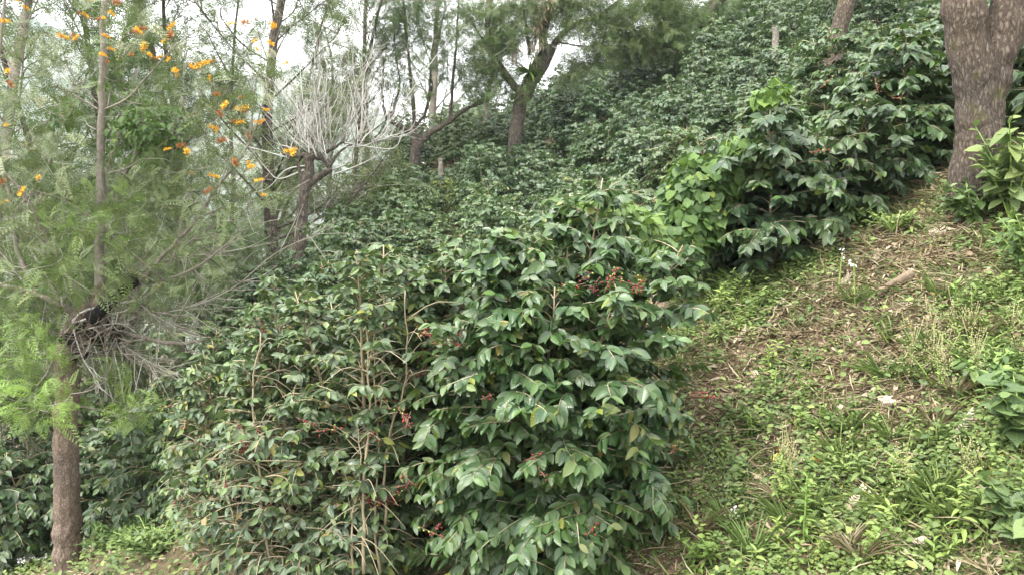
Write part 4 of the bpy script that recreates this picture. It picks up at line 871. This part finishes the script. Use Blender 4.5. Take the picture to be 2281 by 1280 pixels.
# ------------------------------------------------------------------ bank: weeds, litter, grass
def on_ground(u, v, g=None):
    """march a viewing ray to the hillside"""
    t = np.linspace(2.5, 16, 1400); x = (u - CX) / F * t; z = (HY - v) / F * t; k = np.argmax(H(x, t) > z)
    return np.array([x[k], t[k], float(H(x[k], t[k]))])
def bank_pts(n, g, x0=-.2, x1=5.6, y0=2.6, y1=9.2):
    return g.uniform(x0, x1, n), g.uniform(y0, y1, n)
def gnormal(x, y):
    e = .05; nx = -(H(x + e, y) - H(x - e, y)) / (2 * e); ny = -(H(x, y + e) - H(x, y - e)) / (2 * e)
    return nrm(np.stack([nx, ny, np.ones_like(nx)], 1))
def greenness(x, y):
    u = CX + x / y * F; v = HY - H(x, y) / y * F
    gn = .52 + .75 * noise2(x, y, .9, 7) + .65 * noise2(x, y, 2.6, 8)
    for (a, b, ra, rb, w_) in ((1580, 670, 130, 80, .9), (1560, 1200, 160, 120, .35), (1760, 1180, 200, 110, .5), (2240, 900, 90, 400, .5), (2050, 1200, 160, 100, .3), (1850, 600, 90, 40, .3),
                               (2100, 1150, 250, 160, .35), (1800, 740, 150, 100, -.35), (1990, 680, 160, 110, -.55), (1600, 900, 110, 80, -.55), (1950, 870, 120, 90, -.5), (1930, 1130, 80, 60, -.55), (2200, 1050, 80, 110, -.35), (1480, 860, 90, 60, -.3)):
        gn = gn + w_ * np.exp(-((u - a) / ra) ** 2 - ((v - b) / rb) ** 2)
    return gn
g = np.random.default_rng(123)
# low weeds
n = 62000; x, y = bank_pts(n, g); keep = (g.random(n) < np.clip(greenness(x, y), .08, 1) * np.clip(1.3 - (y - 3) / 14, .4, 1)); x = x[keep]; y = y[keep]
per = 5; n = len(x); hgt = (.015 + .085 * np.clip(noise2(x, y, 1.6, 9) + .5, 0, 1.3)) * g.uniform(.4, 1.5, n)
X = np.repeat(x, per) + g.normal(0, .028, n * per); Y = np.repeat(y, per) + g.normal(0, .028, n * per); HH = np.repeat(hgt, per) * g.uniform(.15, 1, n * per)
Pq = np.stack([X, Y, H(X, Y) + HH], 1); th = g.uniform(0, 6.28, n * per)
D = np.stack([np.cos(th), np.sin(th), g.uniform(-.4, .6, n * per)], 1); Nn = gnormal(X, Y) + np.array([-.1, -.3, .4]) + g.normal(0, .35, (n * per, 3))
patch = np.repeat(.5 + .5 * noise2(x, y, 1.3, 3), per); size = (.014 + .026 * np.clip(patch, 0, 1) ** 2) * g.uniform(.6, 1.4, n * per)
big = np.repeat(noise2(x, y, .8, 2) > .25, per); mb = MB()
stampv(mb, OVAL, Pq[big], D[big], Nn[big], size[big] * 1.35, 1.1, g.random(big.sum()) * .9, np.clip(noise2(X, Y, .7, 4)[big] * .6, 0, .7), rng=g)
stampv(mb, SMALL, Pq[~big], D[~big], Nn[~big], size[~big] * 1.15, 1.0, g.random((~big).sum()), np.clip(noise2(X, Y, .9, 5)[~big] * .7, 0, .8), rng=g)
# knee-high herbs growing through the carpet
m = 1150; hx, hy = bank_pts(m * 3, g); kk = g.random(m * 3) < np.clip((greenness(hx, hy) - .35) * 1.6 * np.clip(noise2(hx, hy, 1.9, 5) + .6, 0, 1), .01, 1); hx = hx[kk][:m]; hy = hy[kk][:m]; m = len(hx)
q = 16; hh = g.uniform(.06, .24, m) * (1 + .5 * (hy < 5.2)) * (.6 + .6 * np.clip(noise2(hx, hy, 1.1, 2) + .4, 0, 1)); kx = np.tile(np.linspace(.15, 1, q), m); tip = g.normal(0, .25, (m, 2))
HH = np.repeat(hh, q) * kx; X = np.repeat(hx, q) + HH * np.repeat(tip[:, 0], q); Y = np.repeat(hy, q) + HH * np.repeat(tip[:, 1], q); th = np.tile(np.arange(q) * 2.4, m) + np.repeat(g.uniform(0, 6, m), q)
D = np.stack([np.cos(th), np.sin(th), .1 + .8 * kx ** 3 - .3 * (1 - kx)], 1); sz = np.repeat(g.uniform(.03, .075, m), q) * (1.15 - .5 * kx); kind = np.repeat(g.random(m) < .4, q); ag = np.repeat(np.clip(g.normal(.3, .25, m), 0, .9), q); rn = np.clip(np.repeat(g.random(m) * .9, q) + g.normal(0, .06, m * q), 0, .93)
Pq = np.stack([X, Y, H(np.repeat(hx, q), np.repeat(hy, q)) + HH], 1); Nq = np.array([-.1, -.3, 1.]) + g.normal(0, .2, (m * q, 3))
stampv(mb, OVAL, Pq[~kind], D[~kind], Nq[~kind], sz[~kind], .95, rn[~kind], ag[~kind], rng=g); stampv(mb, LANCE, Pq[kind], D[kind], Nq[kind], sz[kind] * 1.5, 1.5, rn[kind], ag[kind], rng=g)
link('ground_weeds', mb.mesh('ground_weeds', M['weed']), None, 'low mixed green weeds carpeting the open bank', 'weeds', kind='stuff')
# dry litter
n = 52000; x, y = bank_pts(n, g); k = g.random(n) < np.clip(1.15 - greenness(x, y), .12, 1); x = x[k]; y = y[k]; n = len(x)
Pq = np.stack([x, y, H(x, y) + g.uniform(.004, .035, n)], 1); th = g.uniform(0, 6.28, n); D = np.stack([np.cos(th), np.sin(th), np.cos(th) * .5 + np.sin(th) * .4 + g.normal(0, .25, n)], 1)
mb = MB(); r = np.clip(.45 + .25 * noise2(x, y, 1.1, 6) + g.normal(0, .22, n), 0, 1)
stampv(mb, LANCE + LANCE + SMALL, Pq, D, gnormal(x, y) + g.normal(0, .45, (n, 3)), g.uniform(.025, .085, n), g.uniform(.6, 1.3, n), r, rng=g)
link('leaf_litter', mb.mesh('leaf_litter', M['dry']), None, 'brown and tan dead leaves strewn over the open bank', 'leaf litter', kind='stuff')
# straws and grass
n = 46000; x, y = bank_pts(n, g); k = g.random(n) < np.clip(1.0 - greenness(x, y) * .8, .1, 1); x = x[k]; y = y[k]; n = len(x)
th = g.uniform(0, 6.28, n); D = np.stack([np.cos(th), np.sin(th), g.uniform(-.2, .9, n)], 1); mb = MB()
stampv(mb, BLADE, np.stack([x, y, H(x, y) + .01], 1), D, gnormal(x, y) + g.normal(0, .4, (n, 3)), g.uniform(.06, .24, n), 1.0, g.random(n), rng=g)
link('dry_grass', mb.mesh('dry_grass', M['straw']), None, 'bleached straws and thin dead stems on the bank', 'dry grass', kind='stuff')
n = 16000; x, y = bank_pts(n, g); k = g.random(n) < np.clip(greenness(x, y), .1, 1); x = x[k]; y = y[k]; n = len(x)
th = g.uniform(0, 6.28, n); D = np.stack([np.cos(th) * .6, np.sin(th) * .6, g.uniform(.4, 1.2, n)], 1); mb = MB()
stampv(mb, BLADE, np.stack([x, y, H(x, y)], 1), D, gnormal(x, y) + g.normal(0, .4, (n, 3)), g.uniform(.06, .2, n), 1.1, g.random(n), .4, rng=g)
link('grass', mb.mesh('grass', M['weed']), None, 'short green grass blades among the weeds of the bank', 'grass', kind='stuff')
# undergrowth beneath the bushes and along the left
n = 30000; x = g.uniform(-10, 3, n); y = g.uniform(4.2, 13, n); k = noise2(x, y, .8, 1) > -.25; x = x[k]; y = y[k]; n = len(x)
gap = [g.uniform(-4.8, -.4, 5000), g.uniform(22.5, 29, 5000)]; x = np.r_[x, gap[0]]; y = np.r_[y, gap[1]]; n = len(x); far = np.where(y > 14, 2.5, 1.0)
th = g.uniform(0, 6.28, n); D = np.stack([np.cos(th), np.sin(th), g.uniform(-.2, .7, n)], 1); mb = MB()
stampv(mb, OVAL, np.stack([x, y, H(x, y) + g.uniform(.01, .16, n)], 1), D, np.array([0, -.2, 1.]) + g.normal(0, .35, (n, 3)), g.uniform(.03, .07, n) * far, 1.0, g.random(n) * .9, np.clip(noise2(x, y, 1, 4) * .5, 0, .6), rng=g)
link('undergrowth', mb.mesh('undergrowth', M['weed']), None, 'leafy green undergrowth on the shaded soil beneath the coffee', 'undergrowth', kind='stuff')
n = 14000; x = g.uniform(-9, 3, n); y = g.uniform(4.2, 12, n); th = g.uniform(0, 6.28, n); mb = MB()
stampv(mb, LANCE, np.stack([x, y, H(x, y) + .02], 1), np.stack([np.cos(th), np.sin(th), g.normal(0, .3, n)], 1), np.array([-.3, -.2, 1.]) + g.normal(0, .4, (n, 3)), g.uniform(.04, .12, n), 1.2, g.random(n) * .8, rng=g)
link('fallen_leaves', mb.mesh('fallen_leaves', M['dry']), None, 'brown fallen leaves on the shaded soil beneath the coffee', 'leaf litter', kind='stuff')

# upright weeds on the bank
def tall_weed(u, v, h, label, seed, leaf=.10, nl=26, tpl=LANCE, lw=1.5, mat='weed', stems=1, age=.85, head=None, flower=None, spread=.10, d=None, name='tall_weed', cat='weed', up=.5):
    g = np.random.default_rng(seed); b = on_ground(u, v); mb = MB(); st = MB(); hd = MB()
    for s in range(stems):
        o = g.normal(0, spread, 2) * (stems > 1); tip = b + np.array([o[0] * 1.6 + g.normal(0, .03), o[1] - .02, h * g.uniform(.75, 1.0)]); r = resample([b + np.array([*o * .5, -.02]), (b + tip) / 2 + np.array([o[0] * .3, 0, .03 * h]), tip], 12)
        tubes(st, r, np.linspace(.0065, .003, 12) * (1 + h), 5, g.random(1)); k = np.linspace(.12, .99, nl); i = np.minimum((k * 11).astype(int), 10); P = r[i] + (r[i + 1] - r[i]) * (k * 11 - i)[:, None]
        th = np.arange(nl) * 2.4 + g.random(nl); D = np.stack([np.cos(th), np.sin(th), up + .7 * k ** 3 - .5 * (1 - k)], 1)
        stampv(mb, tpl, P, D, np.array([0, 0, 1.]) + g.normal(0, .2, (nl, 3)), leaf * g.uniform(.7, 1.15, nl) * (1 - .45 * k), lw, g.random(nl) * .85, age, rng=g)
        if head == 'seed':
            m = 90; q = r[-1] + g.normal(0, [.035, .035, .09], (m, 3)) + np.array([0, 0, .03]); balls(hd, q, .0045, g.random(m)); tubes(hd, np.stack([np.repeat(r[-2][None], 20, 0), q[:20]], 1), np.full((20, 2), .0015), 3, g.random(20))
        if head == 'flower':
            m = 9; q = r[-1] + g.normal(0, .02, (m, 3)); dd = nrm(g.normal(0, 1, (m, 3)) + [0, -.5, .8]); stamp(hd, OVAL[0], q, dd, g.normal(0, 1, (m, 3)), .028, 1, g.random(m))
        if head == 'tube':
            m = 6; q = r[-1] + g.normal(0, .02, (m, 3)); dd = nrm(g.normal(0, .4, (m, 3)) + [0, -.3, 1]); stamp(hd, LANCE[0], q, dd, g.normal(0, 1, (m, 3)), .042, 1.0, g.random(m))
    t = thing(name, label, cat, b); part('stem', st, M['stalk'], t, b); part('leaves', mb, M[mat], t, b)
    if hd.v: part('seed_head' if head == 'seed' else 'flower_head', hd, M[flower or 'cream'], t, b)
    return t
tall_weed(1800, 1225, .42, 'tallest narrow-leaved weed on the bank with a leafy top', 1, .10, 34)
tall_weed(1742, 1240, .26, 'shorter narrow-leaved weed left of the tallest one', 2, .09, 24)
tall_weed(1525, 1300, .26, 'pale green bushy weed at the foot of the central bush', 3, .10, 26, stems=3, spread=.05, age=.75)
tall_weed(1985, 1090, .26, 'single stiff green weed in the middle of the lower bank', 4, .10, 24)
tall_weed(1715, 835, .26, 'thin pale weed on the bank right of the coffee boughs', 5, .08, 20)
tall_weed(1730, 870, .20, 'small pale weed close beside the thin one', 51, .07, 18)
tall_weed(1745, 1090, .20, 'weed topped with red and yellow tubular flowers', 6, .11, 14, OVAL, 1.0, head='tube', flower='yellowred', stems=2, spread=.05)
tall_weed(1770, 1130, .34, 'cream plumed seed head beside the tallest weed', 7, .09, 12, head='seed', stems=2, spread=.05)
tall_weed(2090, 1110, .22, 'cream plumed seed head on the lower right of the bank', 8, .07, 10, head='seed', stems=3, spread=.07)
tall_weed(2110, 860, .22, 'yellowish frothy weed below the fallen log', 9, .07, 10, head='seed', stems=5, spread=.14)
tall_weed(2150, 780, .18, 'yellowish frothy weed nearer the right edge', 91, .07, 10, head='seed', stems=4, spread=.12)
tall_weed(1906, 690, .45, 'slender grey-green weed carrying a white flower above the bank', 10, .07, 16, head='flower', flower='white', age=.3)
tall_weed(1868, 655, .36, 'thin stalk with a round white flower by the dark coffee', 101, .05, 8, head='flower', flower='white', age=.3)
tall_weed(1637, 1195, .14, 'small pinkish white flower low on the bank', 12, .05, 8, OVAL, 1, head='flower', flower='white', stems=2, spread=.02)
tall_weed(70, 1279, .16, 'little clump of mauve-white flowers left of the brown trunk', 13, .05, 10, OVAL, 1, head='flower', flower='mauve', stems=6, spread=.06)
tall_weed(590, 1262, .2, 'white flower on a thin stalk under the twiggy bushes', 14, .05, 8, OVAL, 1, head='flower', flower='white', stems=2, spread=.03)
tall_weed(2150, 700, .26, 'broad-leaved green weed drooping at the right of the log', 15, .13, 14, OVAL, .8, stems=2, spread=.05, age=.45)
tall_weed(1690, 980, .20, 'leafy green weed in the middle of the bank', 16, .10, 16, OVAL, .7, stems=3, spread=.07, age=.2)
tall_weed(1600, 1250, .16, 'light green leafy weed at the lower centre of the bank', 17, .10, 14, OVAL, .8, stems=4, spread=.1, age=.5)
tall_weed(1960, 1250, .2, 'leafy light green weed at the bottom of the bank', 18, .11, 16, OVAL, .8, stems=4, spread=.1, age=.5)
tall_weed(1870, 960, .15, 'patch of rounded green leaves in the middle of the bank', 19, .09, 14, OVAL, 1., stems=5, spread=.12, age=.1)
tall_weed(2100, 1275, .16, 'upright leafy sprig at the bottom right', 20, .12, 10, OVAL, .6, stems=2, spread=.05, age=.6)
tall_weed(1800, 880, .14, 'pair of large pale leaves on the open bank', 21, .13, 5, OVAL, .9, age=.3)
tall_weed(1995, 760, .2, 'blue-green leafy weed below the log', 22, .08, 14, OVAL, .7, stems=3, spread=.08, age=.0)
g = np.random.default_rng(314)
for i in range(34):      # tufts of long grass
    b = on_ground(g.uniform(1560, 2260), g.uniform(960, 1275)) if i % 3 else on_ground(g.uniform(1900, 2260), g.uniform(640, 900)); n = 46; th = g.uniform(0, 6.28, n); mb = MB()
    P = b + np.stack([np.cos(th), np.sin(th), 0 * th], 1) * g.uniform(0, .035, (n, 1)); D = np.stack([np.cos(th) * .45, np.sin(th) * .45, g.uniform(.6, 1.3, n)], 1)
    stampv(mb, BLADE, P, D, np.stack([-np.cos(th), -np.sin(th), .6 + 0 * th], 1), g.uniform(.12, .30, n) * g.uniform(.7, 1.1), 1.0, g.random(n) * .9, .5, rng=g)
    up_ = i % 3 == 0
    link('grass_tuft', mb.mesh('grass_tuft', M['straw'] if i % 5 == 1 else M['weed'], b), None, ('tuft of long grass between the log and the right edge' if up_ else 'tuft of long arching grass on the lower part of the bank'), 'grass tuft', 'grass tufts on the upper right bank' if up_ else 'grass tufts on the lower bank', loc=tuple(b))
# broad-leaved shrubs on the right edge
def broad_shrub(u, v, h, R, label, seed, leaf, n_st, mat='broad', tpl=OVAL, age=.3, lw=.9, name='broad_leaved_shrub', nl=14):
    g = np.random.default_rng(seed); b = on_ground(min(u, 2275), v); b[0] += max(0, u - 2275) / F * b[1]; b[2] = float(H(b[0], b[1])); mb = MB(); st = MB()
    for s in range(n_st):
        a = g.uniform(0, 6.28); r = R * math.sqrt(g.random()); tip = b + np.array([math.cos(a) * r, math.sin(a) * r, h * g.uniform(.5, 1)]); P = resample([b, (b + tip) / 2 + np.array([0, 0, .12 * h]), tip], 10)
        tubes(st, P, np.linspace(.009, .003, 10), 5, g.random(1)); k = np.linspace(.35, 1, nl); i = np.minimum((k * 9).astype(int), 8); Q = P[i] + (P[i + 1] - P[i]) * (k * 9 - i)[:, None]
        th = np.arange(nl) * 1.6 + g.random(nl) * .6 + a; D = np.stack([np.cos(th), np.sin(th), g.uniform(-.7, .25, nl) + .9 * (k > .93)], 1)
        stampv(mb, tpl, Q, D, np.array([-.1, -.35, 1.]) + g.normal(0, .25, (nl, 3)), leaf * g.uniform(.6, 1.1, nl) * (1 - .4 * (k > .93)), lw, g.random(nl) * .9, np.clip(age * (.3 + (k > .9)) + g.normal(0, .1, nl), 0, 1), rng=g)
    t = thing(name, label, 'shrub', b); part('leaves', mb, M[mat], t, b); part('stems', st, M['stalk'], t, b)
broad_shrub(2250, 500, .85, .32, 'broad-leaved green shrub leaning across the foot of the big forked trunk', 1, .17, 14)
broad_shrub(2165, 505, .38, .22, 'low dark-leaved plant at the left foot of the big forked trunk', 2, .12, 12, 'coffee', age=.2)
broad_shrub(2300, 640, .55, .35, 'tangle of green stems and leaves at the right edge', 3, .10, 14, 'weed', age=.3)
broad_shrub(2290, 1010, .45, .30, 'large pale-leaved vine hanging in at the right edge', 4, .13, 12, 'broad', HEART, .3)
broad_shrub(2310, 1270, .40, .25, 'broad green vine leaves in the bottom right corner', 5, .12, 10, 'broad', HEART, .2)
broad_shrub(2200, 860, .22, .25, 'leafy yellow-green weed beside the right-edge vine', 6, .09, 10, 'weed', age=.6)
broad_shrub(1560, 640, .25, .35, 'fresh green leafy cover under the bright vine', 7, .06, 36, 'weed', age=.2, name='leafy_weed')
broad_shrub(1650, 650, .22, .35, 'fresh green leafy cover under the dark coffee', 8, .055, 36, 'weed', age=.1, name='leafy_weed')
broad_shrub(230, 1235, .3, .45, 'green leafy cover on the soil just right of the left brown trunk', 10, .07, 40, 'weed', age=.0, name='leafy_weed')
broad_shrub(330, 1250, .3, .45, 'green leafy cover between the left brown trunk and the twiggy bushes', 11, .07, 40, 'weed', age=.0, name='leafy_weed')
broad_shrub(60, 1230, .35, .45, 'green leafy cover in the bottom left corner', 12, .07, 36, 'weed', age=.0, name='leafy_weed')
broad_shrub(1985, 520, .2, .3, 'small green herbs at the bank top left of the big trunk', 9, .05, 26, 'weed', age=.1, name='leafy_weed')

# log, stumps, dry fronds
def log(name, pts, r0, r1, label, cat, mat, seed, amp=.012, cap=True):
    mb = MB(); P = resample(np.array(pts), 16); tubes(mb, P, np.linspace(r0, r1, 16), 12, None, 0, 0, .15)
    me = fuse(mb, [M[mat]], name, P[0], max(.008, r0 * .2), amp, 9); link(name, me, None, label, cat, loc=tuple(P[0]))
a = on_ground(1950, 662); b = on_ground(2030, 625); up = np.array([0, -.02, .03])
log('fallen_log', [a + up, (a + b) / 2 + up + np.array([0, 0, .012]), b + up + np.array([0, 0, .02])], .030, .036, 'short brown log lying aslant on the open bank', 'log', 'log', 1, .004)
a = on_ground(1700, 735); b = on_ground(1735, 715); log('fallen_stick', [a + up * .6, b + up * .6], .014, .012, 'grey stick half buried above the thin pale weed', 'stick', 'log', 2, .003)
c = px(1462, 640, 7.6); c[2] = float(H(c[0], c[1])); log('cut_stump', [c - [0, 0, .1], c + np.array([.03, 0, .15]), px(1466, 612, 7.6)], .085, .075, 'pale weathered stump peeping out right of the central bush', 'stump', 'wood', 3, .018)
c = px(982, 395, 26.4); log('post_stump', [c + np.array([0, 0, -.4]), c + np.array([.02, 0, .25]), c + np.array([-.01, 0, .55])], .10, .07, 'pale split post on the grassy gap right of the forked tree', 'stump', 'bark_smooth', 4, .03)
c = px(1718, 95, 22); log('post_stump', [c + np.array([0, 0, -1.]), c + np.array([.02, 0, .0]), c + np.array([0, 0, .3])], .09, .08, 'thin grey post standing among coffee near the top of the slope', 'stump', 'bark_smooth', 5, .02)
dryf = [(1950, 850, .16, 1.2, 'bleached dead frond on the middle of the bank'), (1962, 905, .13, -.9, 'pale dead frond just below the bleached one'), (2185, 1110, .17, -1.3, 'long curled dry frond at the lower right'), (2140, 985, .15, .4, 'grey dead frond left of the right-edge vine'), (1640, 770, .13, .3, 'dead frond near the tips of the coffee boughs'),
        (1945, 590, .13, 1.0, 'dead frond just above the fallen log'), (2060, 530, .13, -.6, 'dead frond below the big trunk'), (1880, 640, .13, .7, 'tan frond left of the fallen log'), (1895, 1150, .14, .2, 'tan dry frond on bare brown litter low on the bank'), (2050, 1230, .13, -.5, 'straw-coloured frond at the bottom of the bank'), (1900, 700, .14, .5, 'frond with brown leaflets below the white flowers'), (170, 1262, .2, .6, 'dry frond at the foot of the left brown trunk')]
for i, (u, v, L_, az, lab) in enumerate(dryf):
    b = on_ground(u, v) + np.array([0, 0, .035]); mb = MB(); g = np.random.default_rng(i + 40); n = 3
    nv = gnormal(np.full(n, b[0]), np.full(n, b[1])); th = az + g.normal(0, .25, n); D = np.stack([np.cos(th), np.sin(th), np.cos(th) * .5 + np.sin(th) * .4], 1)
    stampv(mb, [frond_tpl(9, False, .32, .075, -.25)], np.repeat(b[None], n, 0) + g.normal(0, .015, (n, 3)), D, nv + g.normal(0, .2, (n, 3)), L_ * g.uniform(.85, 1.15, n), 1.0, g.uniform(.6, 1, n), rng=g)
    link('dry_frond', mb.mesh('dry_frond', M['dry'], b), None, lab, 'dead frond', 'dry fronds lying on the ground', loc=tuple(b))
# loose yellow leaves
for i, (u, v, lab) in enumerate(((2180, 985, 'long bright yellow leaf hanging at the right'), (2022, 738, 'small orange-yellow leaf on the bank'), (1955, 925, 'curled yellow leaf in the middle of the bank'), (2025, 1252, 'brown curled leaf at the bottom of the bank'))):
    b = on_ground(u, v) + np.array([0, -.03, .06]); mb = MB(); stamp(mb, OVAL[1], np.array([b]), np.array([[.2, -.3, -1.]]), np.array([[0, -1, .3]]), .07 if i == 0 else .045, .8, np.array([.999]))
    link('yellow_leaf', mb.mesh('yellow_leaf', M['weed'] if i != 3 else M['dry'], b), None, lab, 'leaf', loc=tuple(b))
# ------------------------------------------------------------------ haze
HAZE = 0.0004
if HAZE:
    mb = MB(); lo = np.array([-1600., -700, -140]); hi = np.array([2200., 1700, 420])
    V = np.array([[(lo, hi)[i][0], (lo, hi)[j][1], (lo, hi)[k][2]] for i in (0, 1) for j in (0, 1) for k in (0, 1)])
    mb.add(V, np.array([[0, 1, 3, 2], [4, 6, 7, 5], [0, 4, 5, 1], [2, 3, 7, 6], [0, 2, 6, 4], [1, 5, 7, 3]]))
    m = bpy.data.materials.new('haze'); m.use_nodes = True; n = m.node_tree; n.nodes.clear(); o = n.nodes.new('ShaderNodeOutputMaterial'); v = n.nodes.new('ShaderNodeVolumePrincipled')
    v.inputs['Color'].default_value = (.86, .93, 1, 1); v.inputs['Density'].default_value = HAZE; n.links.new(v.outputs[0], o.inputs['Volume'])
    link('haze', mb.mesh('haze', m, smooth=False), kind='stuff')
